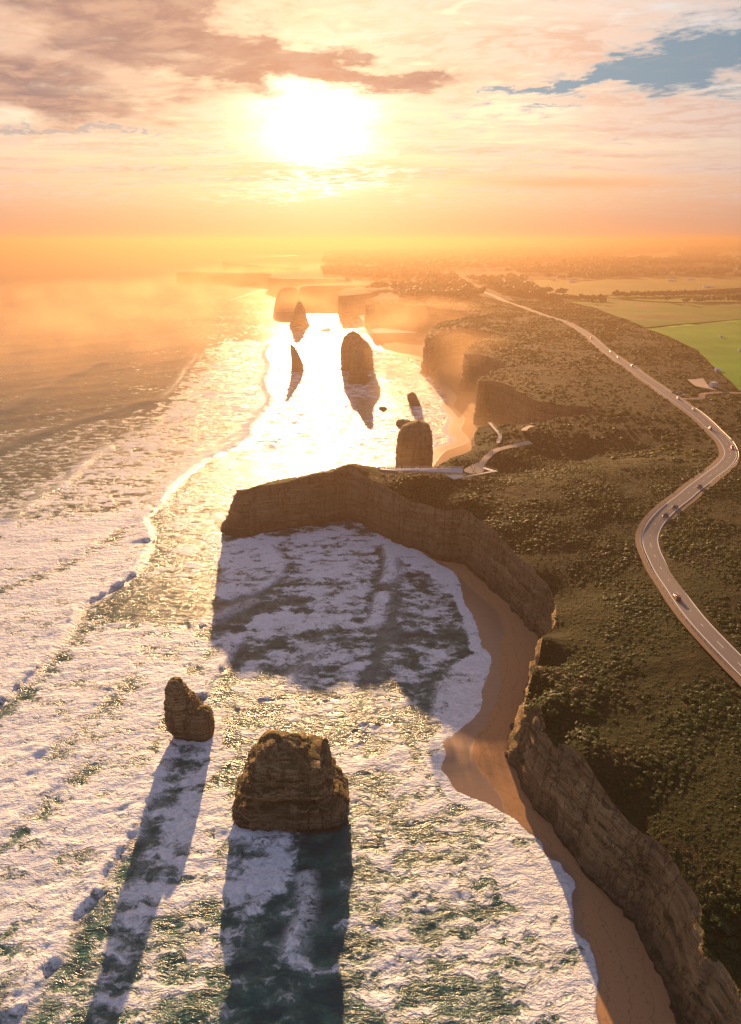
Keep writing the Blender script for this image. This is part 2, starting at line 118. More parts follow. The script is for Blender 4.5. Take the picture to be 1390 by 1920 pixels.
# ------------------------------------------------------------------ world: low-sun sky with broken cloud
sun_az, sun_el = math.radians(SUN_AZ), math.radians(SUN_EL)
SUN_DIR = Vector((math.sin(sun_az) * math.cos(sun_el), math.cos(sun_az) * math.cos(sun_el), math.sin(sun_el)))
wd = bpy.data.worlds.new('World'); SC.world = wd; wd.use_nodes = True
g = G(wd.node_tree); g.n.clear()
tc = g.new('ShaderNodeTexCoord'); d = g.vmath('NORMALIZE', tc.outputs['Generated'])
dx, dy, dz = g.sep(d)
sky = g.new('ShaderNodeTexSky', sky_type='NISHITA'); sky.sun_disc = False
sky.sun_elevation = sun_el; sky.sun_rotation = sun_az; sky.altitude = 100; sky.air_density = 1.3; sky.dust_density = 2.0; sky.ozone_density = 1.5
base = g.vmath('SCALE', sky.outputs[0], s=.075)
GLOW = (math.sin(sun_az) * math.cos(math.radians(8.9)), math.cos(sun_az) * math.cos(math.radians(8.9)), math.sin(math.radians(8.9)))   # where the glare spills through the gap below the bank
ct = g.vmath('DOT_PRODUCT', d, GLOW)
ang = g.m('MULTIPLY', g.m('ARCCOSINE', ct), 180 / math.pi)              # degrees from the sun
el = g.m('MULTIPLY', g.m('ARCSINE', dz), 180 / math.pi)
az = g.m('MULTIPLY', g.m('ARCTAN2', dx, dy), 180 / math.pi)
ela = g.m('ABSOLUTE', el)
_Pw = g.comb(g.mul(az, .10), g.mul(el, .34), 1.7); _w1 = g.new('ShaderNodeTexNoise'); g.put(_w1.inputs['Vector'], _Pw); _w1.inputs['Scale'].default_value = 1.6; _w1.inputs['Detail'].default_value = 5; _w1.inputs['Roughness'].default_value = .62
_wc = g.sep(_w1.outputs['Color'])
waz = g.mul(g.sub(_wc[0], .5), 16); wel = g.mul(g.sub(_wc[1], .5), 6.5)
def gauss(a0, e0, sa, se, tilt=0.0):
    da = g.sub(g.add(az, waz), a0); de = g.sub(g.sub(g.add(el, wel), e0), g.mul(da, tilt))
    q = g.add(g.m('POWER', g.m('DIVIDE', da, sa), 2), g.m('POWER', g.m('DIVIDE', de, se), 2))
    return g.m('EXPONENT', g.mul(q, -1))
zc = g.m('ADD', g.m('ABSOLUTE', dz), .05)
px_, py_ = g.m('DIVIDE', dx, zc), g.m('DIVIDE', dy, zc)
P1 = g.comb(px_, g.add(g.mul(py_, 1.25), g.mul(px_, .28)), 3.1)
P2 = g.comb(g.mul(px_, .38), g.add(py_, g.mul(px_, -.12)), 8.4)
n_big = g.m('MULTIPLY_ADD', g.noise(P1, 1.3, 5, .60, .3), 2.0, -.5)
n_fine = g.m('MULTIPLY_ADD', g.noise(P1, 4.6, 5, .64, .5), 1.7, -.35)
n_str = g.m('MULTIPLY_ADD', g.noise(P2, 1.7, 5, .62, .4), 1.7, -.35)
near = lambda k: g.m('EXPONENT', g.mul(ang, -1.0 / k))                     # fall-off with the angle from the sun
# clear air: orange near the horizon under the sun, blue-grey overhead and away from it
hz_c = g.mix(near(38), (.16, .125, .125), g.mix(near(20), (.47, .175, .068), (.46, .28, .105)))
up_c = g.mix(g.m('EXPONENT', g.mul(g.m('POWER', g.m('DIVIDE', ang, 26), 1.5), -1)), g.vmath('ADD', g.vmath('SCALE', base, s=.55), (.030, .062, .135)), (.37, .26, .16))
air = g.mix(g.m('EXPONENT', g.mul(g.m('POWER', g.m('DIVIDE', ela, 6.5), 1.6), -1)), up_c, hz_c)
# thin bright cloud sheet with an opening to clear sky
opening = g.add(g.add(gauss(25.5, 12.0, 10, 1.75, .12), g.mul(gauss(14.5, 10.75, 5.5, .42, .10), .95)), g.mul(gauss(-21.5, 7.45, 6.5, .33, -.01), .75))
opening = g.step(g.add(opening, g.add(g.mul(g.sub(n_fine, .5), 1.1), g.mul(g.sub(n_big, .5), .5))), .08, .72)
thin = g.step(g.add(g.add(g.mul(n_str, .6), g.mul(n_fine, .4)), g.mul(g.step(ela, 1, 14), .12)), .40, .66)
thin = g.mul(g.mul(thin, g.sub(1, opening)), g.step(ela, 1.0, 5.0))
lit = g.mix(g.m('EXPONENT', g.mul(g.m('POWER', g.m('DIVIDE', ang, 46), 2.0), -1)), (.118, .135, .205), g.mix(g.step(n_fine, .35, .62), (.42, .245, .150), (.47, .325, .225)))
gap = g.mix(near(60), (.030, .050, .085), (.15, .205, .235))
air = g.mix(g.mul(opening, g.step(ela, 5, 8)), air, gap)
c = g.mix(g.mul(thin, .92), air, lit)
# darker broken bank across the upper left, ragged and banded
bank = g.add(g.add(g.mul(gauss(-17, 14.2, 12, 2.9, -.10), 1.25), g.mul(gauss(-6, 12.2, 12, 1.5, -.08), 1.0)), g.add(g.mul(gauss(-25, 9.9, 13, 2.1, -.06), 1.1), g.add(g.mul(gauss(2.5, 11.3, 5, .75, -.04), .75), 0.0)))
bank = g.m('MINIMUM', bank, 1.15)
dens = g.add(g.add(g.mul(n_big, .55), g.mul(n_fine, .36)), g.mul(n_str, .42))
thick = g.step(g.add(g.mul(dens, 1.25), g.mul(g.sub(bank, .5), .95)), .45, 1.42)
far_bank = g.mul(g.step(g.add(g.mul(n_big, .7), g.mul(n_str, .4)), .52, .85), g.mul(g.step(ela, 14, 24), .6))
thick = g.m('MAXIMUM', thick, far_bank)
dark = g.mix(near(15), (.056, .056, .082), (.36, .165, .085))
dark = g.mix(g.m('MULTIPLY', g.step(g.add(g.mul(n_fine, .6), g.mul(n_str, .4)), .30, .72), .85, clamp=True), dark, (.34, .20, .13))
edge = g.mul(g.mul(thick, g.sub(1, thick)), 4)
c = g.mix(g.mul(thick, .90), c, dark)
sa = g.m('DIVIDE', g.sub(az, 16), 8.5); se = g.m('DIVIDE', g.sub(g.add(el, g.mul(wel, .10)), g.sub(4.2, g.mul(g.sub(az, 16), .03))), .38)
streak = g.m('EXPONENT', g.mul(g.add(g.mul(sa, sa), g.mul(se, se)), -1))
c = g.mix(g.mul(streak, .62), c, (.40, .185, .085))
c = g.mix(g.mul(edge, g.mul(near(12), .75)), c, (.62, .42, .25))
# the sun's own glare in the gap of the bank, broken by cloud
sgx = g.m('DIVIDE', g.add(g.add(az, 4.3), g.mul(waz, .30)), 3.0); sgy = g.m('DIVIDE', g.sub(g.add(el, g.mul(wel, .36)), 8.3), 2.15)
sunx = g.m('POWER', g.add(g.mul(sgx, sgx), g.mul(sgy, sgy)), .72)
glare = g.add(g.mul(g.m('EXPONENT', g.mul(sunx, -1.35)), 3.4), g.mul(near(6.0), .34))
wob = g.add(g.mul(g.sub(n_str, .5), 2.2), g.mul(g.sub(n_fine, .5), 1.6))
belt = g.step(g.add(el, wob), 6.2, 5.2)                                     # a level cloud shelf under the sun
belt = g.mul(belt, g.step(g.add(el, g.mul(wob, .5)), 4.0, 4.9))
glare = g.mul(glare, g.sub(1, g.mul(g.m('MAXIMUM', thick, g.mul(belt, .75)), .95)))
glare = g.add(glare, g.mul(g.mul(gauss(-4.0, 4.15, 5.0, .45), g.step(n_fine, .38, .6)), .5))
c = g.vmath('ADD', c, g.vmath('SCALE', (1, .78, .50), s=glare))
bg = g.new('ShaderNodeBackground'); g.put(bg.inputs[0], c); bg.inputs[1].default_value = .62
wd.cycles.sampling_method = 'MANUAL'; wd.cycles.sample_map_resolution = 512
wo = g.new('ShaderNodeOutputWorld'); g.l.new(bg.outputs[0], wo.inputs[0])

# ------------------------------------------------------------------ sun and exposure
sd = bpy.data.lights.new('sun', 'SUN'); sun = bpy.data.objects.new('sun', sd); COL.objects.link(sun)
sd.energy = 5.0; sd.angle = math.radians(.6); sd.color = (1.0, .59, .28)
sun.rotation_euler = (-SUN_DIR).to_track_quat('-Z', 'Y').to_euler(); sun.location = (0, 300, 900)
SC.view_settings.view_transform = 'Standard'; SC.view_settings.look = 'None'
SC.view_settings.exposure = 1.92; SC.view_settings.gamma = 1.0; SC.view_settings.use_curve_mapping = False
SC.render.engine = 'CYCLES'
SC.cycles.use_denoising = True
SC.cycles.max_bounces = 4; SC.cycles.diffuse_bounces = 1; SC.cycles.glossy_bounces = 2; SC.cycles.transmission_bounces = 3
SC.cycles.volume_bounces = 0; SC.cycles.transparent_max_bounces = 8
SC.cycles.sample_clamp_indirect = 4; SC.cycles.sample_clamp_direct = 0

# ------------------------------------------------------------------ object helpers
def tag(o, label=None, cat=None, group=None, kind=None):
    for k, v in (('label', label), ('category', cat), ('group', group), ('kind', kind)):
        if v: o[k] = v
    return o
def obj(name, mesh, mat=None, parent=None, loc=(0, 0, 0), rz=0):
    o = bpy.data.objects.new(name, mesh); COL.objects.link(o); o.location = loc; o.rotation_euler = (0, 0, rz)
    if mat is not None and mesh is not None and not mesh.materials: mesh.materials.append(mat)
    if parent is not None: o.parent = parent
    return o
def empty(name, loc, rz=0):
    o = bpy.data.objects.new(name, None); COL.objects.link(o); o.location = loc; o.rotation_euler = (0, 0, rz); o.empty_display_size = .5
    return o
def copy_tree(o, parent=None):
    c = o.copy(); COL.objects.link(c)
    if parent is not None: c.parent = parent
    for ch in o.children: copy_tree(ch, c)
    return c
def grid_mesh(name, V, nr, nc, smooth=True, keep=None, attrs=None):
    """vertices V (nr*nc,3) -> quads, fast"""
    i = np.arange((nr - 1) * (nc - 1)); r, c = i // (nc - 1), i % (nc - 1)
    a = r * nc + c
    q = np.stack([a, a + 1, a + nc + 1, a + nc], 1)
    if keep is not None: q = q[keep[q].any(1)]
    return poly_mesh(name, V, q, smooth, attrs)
def poly_mesh(name, V, faces, smooth=True, attrs=None):
    me = bpy.data.meshes.new(name); V = np.asarray(V, np.float32); F = np.asarray(faces, np.int32)
    k = F.shape[1]
    me.vertices.add(len(V)); me.vertices.foreach_set('co', V.ravel())
    me.loops.add(F.size); me.loops.foreach_set('vertex_index', F.ravel())
    me.polygons.add(len(F)); me.polygons.foreach_set('loop_start', np.arange(0, F.size, k, dtype=np.int32))
    me.polygons.foreach_set('use_smooth', np.full(len(F), smooth))
    me.update(calc_edges=True)
    for n, v in (attrs or {}).items():
        me.attributes.new(n, 'FLOAT', 'POINT').data.foreach_set('value', np.asarray(v, np.float32))
    return me
class MB:
    """collects boxes, bars and lofts into one mesh"""
    def __init__(self): self.v = []; self.f = []
    def box(self, c, s, rz=0.0, top=(1, 1), dtop=(0, 0)):
        b = len(self.v); ca, sa = math.cos(rz), math.sin(rz)
        for z in (-1, 1):
            for x, y in ((-1, -1), (1, -1), (1, 1), (-1, 1)):
                k = top if z > 0 else (1, 1); o = dtop if z > 0 else (0, 0)
                X, Y = x * s[0] / 2 * k[0] + o[0], y * s[1] / 2 * k[1] + o[1]
                self.v.append((c[0] + X * ca - Y * sa, c[1] + X * sa + Y * ca, c[2] + z * s[2] / 2))
        self.f += [tuple(b + i for i in q) for q in ((3, 2, 1, 0), (4, 5, 6, 7), (0, 1, 5, 4), (1, 2, 6, 5), (2, 3, 7, 6), (3, 0, 4, 7))]
        return self
    def bar(self, a, b, r, n=6, r2=None):
        a, b = Vector(a), Vector(b); q = (b - a).to_track_quat('Z', 'Y'); s = len(self.v); r2 = r if r2 is None else r2
        for p, rr in ((a, r), (b, r2)):
            for i in range(n):
                t = 2 * math.pi * i / n; self.v.append(tuple(p + q @ Vector((rr * math.cos(t), rr * math.sin(t), 0))))
        self.f += [(s + i, s + (i + 1) % n, s + n + (i + 1) % n, s + n + i) for i in range(n)]
        self.f += [tuple(s + n - 1 - i for i in range(n)), tuple(s + n + i for i in range(n))]
        return self
    def loft(self, rings, cap=True):
        s = len(self.v); n = len(rings[0])
        for r in rings: self.v += [tuple(p) for p in r]
        for k in range(len(rings) - 1):
            for i in range(n):
                self.f.append((s + k * n + i, s + k * n + (i + 1) % n, s + (k + 1) * n + (i + 1) % n, s + (k + 1) * n + i))
        if cap:
            self.f.append(tuple(s + n - 1 - i for i in range(n))); self.f.append(tuple(s + (len(rings) - 1) * n + i for i in range(n)))
        return self
    def mesh(self, name, smooth=False, bevel=0):
        me = bpy.data.meshes.new(name); me.from_pydata(self.v, [], self.f)
        if bevel:
            bm = bmesh.new(); bm.from_mesh(me)
            bmesh.ops.bevel(bm, geom=list(bm.edges), offset=bevel, segments=2, affect='EDGES', clamp_overlap=True)
            bm.to_mesh(me); bm.free()
        me.polygons.foreach_set('use_smooth', [smooth] * len(me.polygons)); me.update()
        return me

# ------------------------------------------------------------------ numeric helpers
def _h(ix, iy, iz, seed):
    h = (ix.astype(np.int64) * 374761393 + iy.astype(np.int64) * 668265263 + iz.astype(np.int64) * 2147483647 + seed * 1274126177) & 0xffffffff
    h = ((h ^ (h >> 13)) * 1274126177) & 0xffffffff
    return ((h ^ (h >> 16)) & 0xffff) / 32767.5 - 1
def vnoise(x, y, z=None, seed=0):
    x, y = np.asarray(x, float), np.asarray(y, float); z = np.zeros_like(x) if z is None else np.asarray(z, float)
    i, j, k = np.floor(x), np.floor(y), np.floor(z); u, v, w = x - i, y - j, z - k
    i, j, k = i.astype(np.int64), j.astype(np.int64), k.astype(np.int64)
    u, v, w = (t * t * t * (t * (t * 6 - 15) + 10) for t in (u, v, w))
    r = 0
    for a in (0, 1):
        for b in (0, 1):
            for c in (0, 1):
                r = r + _h(i + a, j + b, k + c, seed) * (u if a else 1 - u) * (v if b else 1 - v) * (w if c else 1 - w)
    return r
def fbm(x, y, z=None, oct=4, seed=0, gain=.5):
    r, a, t = 0, 1, 0
    for o in range(oct):
        r = r + a * vnoise(x, y, z, seed + o * 17); t += a; a *= gain
        x, y = x * 2.03 + 5.1, y * 2.03 - 3.7; z = None if z is None else z * 2.03 + 1.3
    return r / t
def sstep(v, a, b):
    t = np.clip((v - a) / (b - a), 0, 1); return t * t * (3 - 2 * t)
def dist_line(px, py, L, closed=False):
    """distance, signed side (+ left of travel) and run along a polyline for arrays of points"""
    L = [q[:2] for q in L]; seg = list(zip(L, L[1:] + (L[:1] if closed else [])))
    if not closed: seg = list(zip(L[:-1], L[1:]))
    best = np.full(px.shape, 1e18); side = np.zeros(px.shape); run = np.zeros(px.shape); acc = 0
    for (ax, ay), (bx, by) in seg:
        ex, ey = bx - ax, by - ay; l2 = ex * ex + ey * ey + 1e-9; l = math.sqrt(l2)
        t = np.clip(((px - ax) * ex + (py - ay) * ey) / l2, 0, 1)
        qx, qy = px - ax - t * ex, py - ay - t * ey; dd = qx * qx + qy * qy
        m = dd < best
        best = np.where(m, dd, best); side = np.where(m, np.sign(ex * (py - ay) - ey * (px - ax)), side); run = np.where(m, acc + t * l, run)
        acc += l
    return np.sqrt(best), side, run / acc, acc
def inside(px, py, poly):
    r = np.zeros(px.shape, bool); n = len(poly)
    for i in range(n):
        (ax, ay), (bx, by) = poly[i][:2], poly[(i + 1) % n][:2]
        if ay == by: continue
        c = (ay > py) != (by > py)
        r ^= c & (px < (bx - ax) * (py - ay) / (by - ay) + ax)
    return r
def spline(pts, step, closed=False):
    """Catmull-Rom through pts resampled at step(point) metres"""
    P = [np.array(p, float) for p in pts]; out = [P[0]]
    P = [2 * P[0] - P[1]] + P + [2 * P[-1] - P[-2]]
    for a, b, c, d_ in zip(P, P[1:], P[2:], P[3:]):
        L = np.linalg.norm((c - b)[:2]); n = max(1, int(L / step(b)))
        for k in range(1, n + 1):
            t = k / n
            out.append(.5 * ((2 * b) + (c - a) * t + (2 * a - 5 * b + 4 * c - d_) * t * t + (3 * b - a - 3 * c + d_) * t ** 3))
    return np.array(out)

# ------------------------------------------------------------------ materials
def material(name):
    m = bpy.data.materials.new(name); m.use_nodes = True; g = G(m.node_tree); g.n.clear()
    o = g.new('ShaderNodeOutputMaterial'); b = g.new('ShaderNodeBsdfPrincipled'); g.l.new(b.outputs[0], o.inputs[0])
    return m, g, b, o
def plain(name, col, rough=.6, metal=0, spec=.4, noise=0, nscale=3):
    m, g, b, o = material(name)
    if noise:
        tc = g.new('ShaderNodeTexCoord'); n = g.noise(tc.outputs['Object'], nscale, 4)
        g.put(b.inputs['Base Color'], g.mix(n, [c * (1 - noise) for c in col], [min(1, c * (1 + noise)) for c in col]))
    else: g.put(b.inputs['Base Color'], col)
    b.inputs['Roughness'].default_value = rough; b.inputs['Metallic'].default_value = metal; b.inputs['Specular IOR Level'].default_value = spec
    return m
M = {}
def mat_sea():
    m, g, b, o = material('sea_water')
    geo = g.new('ShaderNodeNewGeometry'); pos = geo.outputs['Position']; x, y, z = g.sep(pos)
    P = g.comb(x, y, 0); cov = g.attr('foam'); spray = g.attr('crest'); dst = g.vmath('LENGTH', P)
    warp = g.new('ShaderNodeTexNoise'); g.put(warp.inputs['Vector'], P); warp.inputs['Scale'].default_value = .22; warp.inputs['Detail'].default_value = 3
    off = g.vmath('SCALE', g.vmath('SUBTRACT', warp.outputs['Color'], (.5, .5, .5)), s=6.0)
    Pw = g.vmath('ADD', P, off)
    Ps = g.vmath('MULTIPLY', Pw, (.55, 1.25, 1))
    v1 = g.vor(Ps, .20); v2 = g.vor(Ps, .62)
    n1 = g.noise(Ps, .15, 6, .56); n2 = g.noise(Ps, .9, 4, .6)
    lace = g.add(g.mul(g.step(v1, .30, .0), .42), g.mul(g.step(v2, .32, .0), .25))
    body = g.add(g.mul(n1, 1.08), g.mul(n2, .24))                          # about .3 - 1.0
    t = g.add(g.add(cov, g.mul(g.mul(lace, .55), g.step(cov, .02, .4))), g.mul(g.sub(body, .66), 2.3))
    foam = g.step(t, .48, 1.02)
    foam = g.m('MAXIMUM', foam, g.mul(spray, g.step(n2, .30, .52)))
    foam = g.mul(foam, g.step(cov, .0, .06))
    # deep water: teal, a little greener where thin foam is stirred in
    deep = g.mix(g.step(n1, .35, .7), (.008, .056, .060), (.020, .105, .085))
    milky = g.mix(g.m('MULTIPLY', g.step(t, .1, .75), .8, clamp=True), deep, (.075, .165, .125))
    fcol = g.mix(g.step(n2, .35, .62), (.62, .66, .70), (.84, .84, .84))
    g.put(b.inputs['Base Color'], g.mix(foam, milky, fcol))
    g.put(b.inputs['Roughness'], g.add(g.add(.17, g.mul(g.step(dst, 300, 900), .04)), g.mul(foam, .32)))
    b.inputs['IOR'].default_value = 1.33
    g.put(b.inputs['Specular IOR Level'], g.sub(g.sub(.5, g.mul(g.step(dst, 380, 620), .20)), g.mul(foam, .36)))
    # ripples and lumpy froth
    Pr = g.vmath('MULTIPLY', g.vmath('ADD', P, g.vmath('SCALE', off, s=.35)), (.45, 1.25, 1))
    r1 = g.noise(Pr, .26, 5, .60, .6); r2 = g.noise(Pr, 1.3, 4, .6, .4)
    f1 = g.noise(Ps, .55, 6, .62, .5)
    far = g.step(dst, 1500, 250)
    h = g.add(g.mul(r1, g.sub(1.15, g.mul(g.step(dst, 330, 800), .72))), g.mul(g.mul(r2, .34), far))
    h = g.add(h, g.mul(foam, g.add(.15, g.mul(f1, .78))))
    g.put(b.inputs['Normal'], g.bump(h, 1.0, 1.0))
    return m
M['sea'] = mat_sea()
def mat_sand():
    m, g, b, o = material('beach_sand')
    geo = g.new('ShaderNodeNewGeometry'); pos = geo.outputs['Position']
    wet = g.attr('wet'); n = g.noise(pos, .35, 5); f = g.noise(pos, 3.5, 4)
    wetf = g.step(g.add(wet, g.mul(g.sub(n, .5), .35)), .35, .62)
    dry = g.mix(f, (.36, .20, .095), (.46, .265, .13))
    run = g.add(g.attr('run'), g.mul(n, 5))
    wash = g.mul(g.step(g.m('ABSOLUTE', g.m('SINE', g.mul(run, .62))), .16, .0), g.step(f, .40, .58))
    scuff = g.step(g.noise(pos, 1.1, 5, .7), .56, .66)
    dry = g.mix(g.mul(g.m('MAXIMUM', wash, g.mul(scuff, .6)), .75), dry, (.16, .092, .05))
    streak = g.noise(g.vmath('MULTIPLY', pos, (.25, 1.6, 1)), .6, 4)
    wetc = g.mix(streak, (.22, .13, .070), (.33, .21, .13))
    g.put(b.inputs['Base Color'], g.mix(wetf, dry, wetc))
    g.put(b.inputs['Roughness'], g.sub(.9, g.mul(wetf, .58)))
    g.put(b.inputs['Specular IOR Level'], g.add(.15, g.mul(wetf, .35)))
    h = g.add(g.mul(n, .5), g.mul(f, .12))
    g.put(b.inputs['Normal'], g.bump(g.mul(h, g.sub(1, g.mul(wetf, .8))), .5, .25))
    return m
M['sand'] = mat_sand()
def mat_rock(name, tone=1.0, ztop=36.0, veg=True):
    m, g, b, o = material(name)
    geo = g.new('ShaderNodeNewGeometry'); pos = geo.outputs['Position']; x, y, z = g.sep(pos)
    nb = g.noise(pos, .05, 4); nm = g.noise(pos, .35, 6, .6); nf = g.noise(pos, 1.6, 5, .65)
    zz = g.add(z, g.add(g.mul(nb, 5), g.mul(nm, 1.2)))
    strat = g.noise(g.comb(g.mul(x, .012), g.mul(y, .012), g.mul(zz, .55)), 1.0, 6, .68)
    stain = g.noise(g.comb(x, y, g.mul(z, .06)), .42, 7, .70)
    c = g.ramp(strat, [(.28, (.12 * tone, .078 * tone, .040 * tone)), (.45, (.22 * tone, .150 * tone, .076 * tone)), (.58, (.27 * tone, .19 * tone, .10 * tone)), (.72, (.17 * tone, .112 * tone, .058 * tone))])
    c = g.mix(g.mul(g.step(stain, .54, .70), .62), c, (.085, .064, .04))
    c = g.mix(g.mul(g.step(stain, .50, .34), g.mul(g.step(zz, 6, 18), .9)), c, (.45, .335, .185))
    beds = g.noise(g.comb(g.mul(x, .02), g.mul(y, .02), g.mul(g.add(z, g.add(g.mul(nb, 6), g.mul(nm, .8))), 1.7)), 1.0, 3, .7)
    line = g.step(g.m('ABSOLUTE', g.sub(beds, .47)), .055, .0)
    crack = g.step(g.m('ABSOLUTE', g.sub(g.noise(g.comb(x, y, g.mul(z, .10)), .16, 5, .6), .5)), .022, .0)
    c = g.mix(g.mul(line, .35), c, (.09, .064, .036))
    c = g.mix(g.mul(crack, .6), c, (.04, .03, .018))
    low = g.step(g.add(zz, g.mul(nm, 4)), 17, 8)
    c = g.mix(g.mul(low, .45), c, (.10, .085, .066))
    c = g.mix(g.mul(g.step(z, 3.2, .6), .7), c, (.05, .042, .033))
    if veg:
        nz = g.sep(geo.outputs['Normal'])[2]
        gr = g.mul(g.step(nz, .45, .75), g.step(nm, .35, .55))
        c = g.mix(g.mul(gr, .8), c, (.075, .075, .028))
    c = g.mix(g.mul(g.step(nf, .52, .68), .35), c, (.08, .056, .032))
    g.put(b.inputs['Base Color'], c); b.inputs['Roughness'].default_value = .92; b.inputs['Specular IOR Level'].default_value = .2
    h = g.add(g.add(g.add(g.mul(nm, 1.3), g.mul(nf, 1.3)), g.mul(strat, 1.3)), g.mul(stain, 1.6)); h = g.sub(h, g.add(g.mul(line, .5), g.mul(crack, .9)))
    g.put(b.inputs['Normal'], g.bump(h, .9, .9))
    return m
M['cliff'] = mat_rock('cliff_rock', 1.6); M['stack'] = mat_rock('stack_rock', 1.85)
def mat_heath():
    m, g, b, o = material('heath_ground')
    geo = g.new('ShaderNodeNewGeometry'); pos = geo.outputs['Position']
    nb = g.noise(pos, .012, 5); nm = g.noise(pos, .09, 6, .62); nf = g.noise(pos, .6, 5, .65)
    c = g.ramp(nm, [(.3, (.010, .011, .004)), (.48, (.018, .018, .006)), (.6, (.034, .027, .011)), (.75, (.060, .038, .019))])
    c = g.mix(g.step(nb, .42, .62), c, (.024, .030, .009))
    bare = g.step(g.add(g.mul(nf, .6), g.mul(nb, .5)), .60, .70)
    c = g.mix(g.mul(bare, .6), c, (.095, .058, .032))
    g.put(b.inputs['Base Color'], c); b.inputs['Roughness'].default_value = .95; b.inputs['Specular IOR Level'].default_value = .1
    h = g.add(g.mul(g.noise(pos, .16, 6, .68), 3.4), g.mul(nf, .9))
    g.put(b.inputs['Normal'], g.bump(h, .9, 1.0))
    return m
M['heath'] = mat_heath()
def mat_leaf(name, cols, trans=.35):
    m, g, b, o = material(name)
    oi = g.new('ShaderNodeObjectInfo'); c = g.ramp(oi.outputs['Random'], cols)
    geo = g.new('ShaderNodeNewGeometry')
    c = g.mix(g.mul(g.noise(geo.outputs['Position'], 1.7, 3), .4), c, (.055, .075, .014))
    pat = g.noise(geo.outputs['Position'], .035, 4, .6)
    c = g.mix(g.mul(g.step(pat, .55, .67), .6), c, (.075, .043, .02))
    c = g.mix(g.mul(g.step(pat, .46, .36), .7), c, (.014, .042, .005))
    g.put(b.inputs['Base Color'], c); b.inputs['Roughness'].default_value = .6; b.inputs['Specular IOR Level'].default_value = .25
    tr = g.new('ShaderNodeBsdfTranslucent'); g.put(tr.inputs[0], g.mix(.5, c, (.12, .17, .02)))
    ms = g.new('ShaderNodeMixShader'); ms.inputs[0].default_value = trans
    g.l.new(b.outputs[0], ms.inputs[1]); g.l.new(tr.outputs[0], ms.inputs[2]); g.l.new(ms.outputs[0], o.inputs[0])
    return m
M['leaf'] = mat_leaf('scrub_leaves', [(0, (.006, .015, .003)), (.35, (.011, .031, .004)), (.65, (.022, .050, .006)), (.85, (.040, .044, .010)), (1, (.058, .040, .016))])
M['tree'] = mat_leaf('tree_leaves', [(0, (.018, .030, .010)), (1, (.040, .055, .016))], .2)
M['bark'] = plain('bark', (.075, .055, .04), .9, noise=.3)
def mat_road():
    m, g, b, o = material('sealed_road')
    geo = g.new('ShaderNodeNewGeometry'); pos = geo.outputs['Position']
    n = g.noise(pos, .08, 4); f = g.noise(pos, 2.2, 4); u = g.attr('across')
    c = g.mix(n, (.135, .110, .095), (.185, .150, .125))
    track = g.m('ABSOLUTE', g.sub(g.m('ABSOLUTE', u), .5))
    c = g.mix(g.mul(g.step(track, .16, .0), .35), c, (.10, .085, .075))
    c = g.mix(g.mul(f, .25), c, (.10, .085, .075))
    g.put(b.inputs['Base Color'], c); b.inputs['Roughness'].default_value = .55; b.inputs['Specular IOR Level'].default_value = .45
    g.put(b.inputs['Normal'], g.bump(f, .25, .05))
    return m
M['road'] = mat_road()
M['verge'] = plain('gravel_verge', (.17, .115, .075), .95, noise=.35, nscale=.6)
M['paint'] = plain('road_paint', (.72, .70, .66), .6)
M['path'] = plain('pale_path', (.40, .31, .22), .9, noise=.2, nscale=.8)
M['deck'] = plain('deck_boards', (.34, .36, .40), .32, spec=.6, noise=.12, nscale=.7)
M['timber'] = plain('weathered_timber', (.22, .17, .12), .85, noise=.25)
M['pale_timber'] = plain('pale_timber', (.55, .48, .40), .7, noise=.15)
M['steel'] = plain('galvanised_steel', (.42, .42, .43), .6, .6)
M['white'] = plain('white_paint', (.74, .72, .69), .5)
M['glass'] = plain('dark_glass', (.012, .014, .016), .08, spec=.7)
M['tyre'] = plain('tyre_rubber', (.018, .018, .018), .85)
M['rim'] = plain('wheel_rim', (.35, .35, .36), .35, .8)
M['lamp'] = plain('lamp_lens', (.75, .72, .66), .2)
M['tail'] = plain('tail_lens', (.35, .02, .015), .25)

# ------------------------------------------------------------------ terrain height
_ctrl = [q for q in COAST] + [q for q in INNER] + [(150, 60, 36), (160, 0, 37), (260, 120, 41), (220, -100, 40), (420, 260, 44), (500, 0, 46), (420, 450, 46), (700, 600, 48), (900, 1000, 50), (1600, 1500, 52),
    (3000, 2600, 56), (2600, 600, 55), (6000, 1500, 60), (2000, 4200, 62), (4500, 5000, 72), (1200, 6000, 62), (8000, 5200, 85), (1600, 8600, 120), (3600, 8800, 172), (5600, 9000, 186), (8200, 8600, 190), (600, 9600, 78),
    (-700, 9600, 60), (-2500, 11500, 62), (-5200, 12600, 60), (-2500, 14000, 60), (1000, 12500, 120), (6000, 13000, 150), (12000, 9000, 150), (12000, -500, 70)]
_cx = np.array([q[0] for q in _ctrl], float); _cy = np.array([q[1] for q in _ctrl], float); _cz = np.array([q[2] for q in _ctrl], float)
_A = np.sqrt((_cx[:, None] - _cx) ** 2 + (_cy[:, None] - _cy) ** 2 + 64.0)
_n = len(_cx); _K = np.zeros((_n + 1, _n + 1)); _K[:_n, :_n] = -_A + np.eye(_n) * -.8; _K[:_n, _n] = 1; _K[_n, :_n] = 1
_w = np.linalg.solve(_K, np.append(_cz, 0))
def smooth_h(x, y):
    x, y = np.asarray(x, float), np.asarray(y, float); r = np.full(x.shape, _w[-1])
    for i in range(_n): r -= _w[i] * np.sqrt((x - _cx[i]) ** 2 + (y - _cy[i]) ** 2 + 64.0)
    return r
ROADL = spline(ROAD, lambda p: max(2.0, .008 * math.hypot(p[0], p[1])))
_rd = [tuple(q[:2]) for q in ROAD]
COASTL = spline(COAST, lambda p: max(1.1, .0055 * math.hypot(p[0], p[1])))[:, :2]
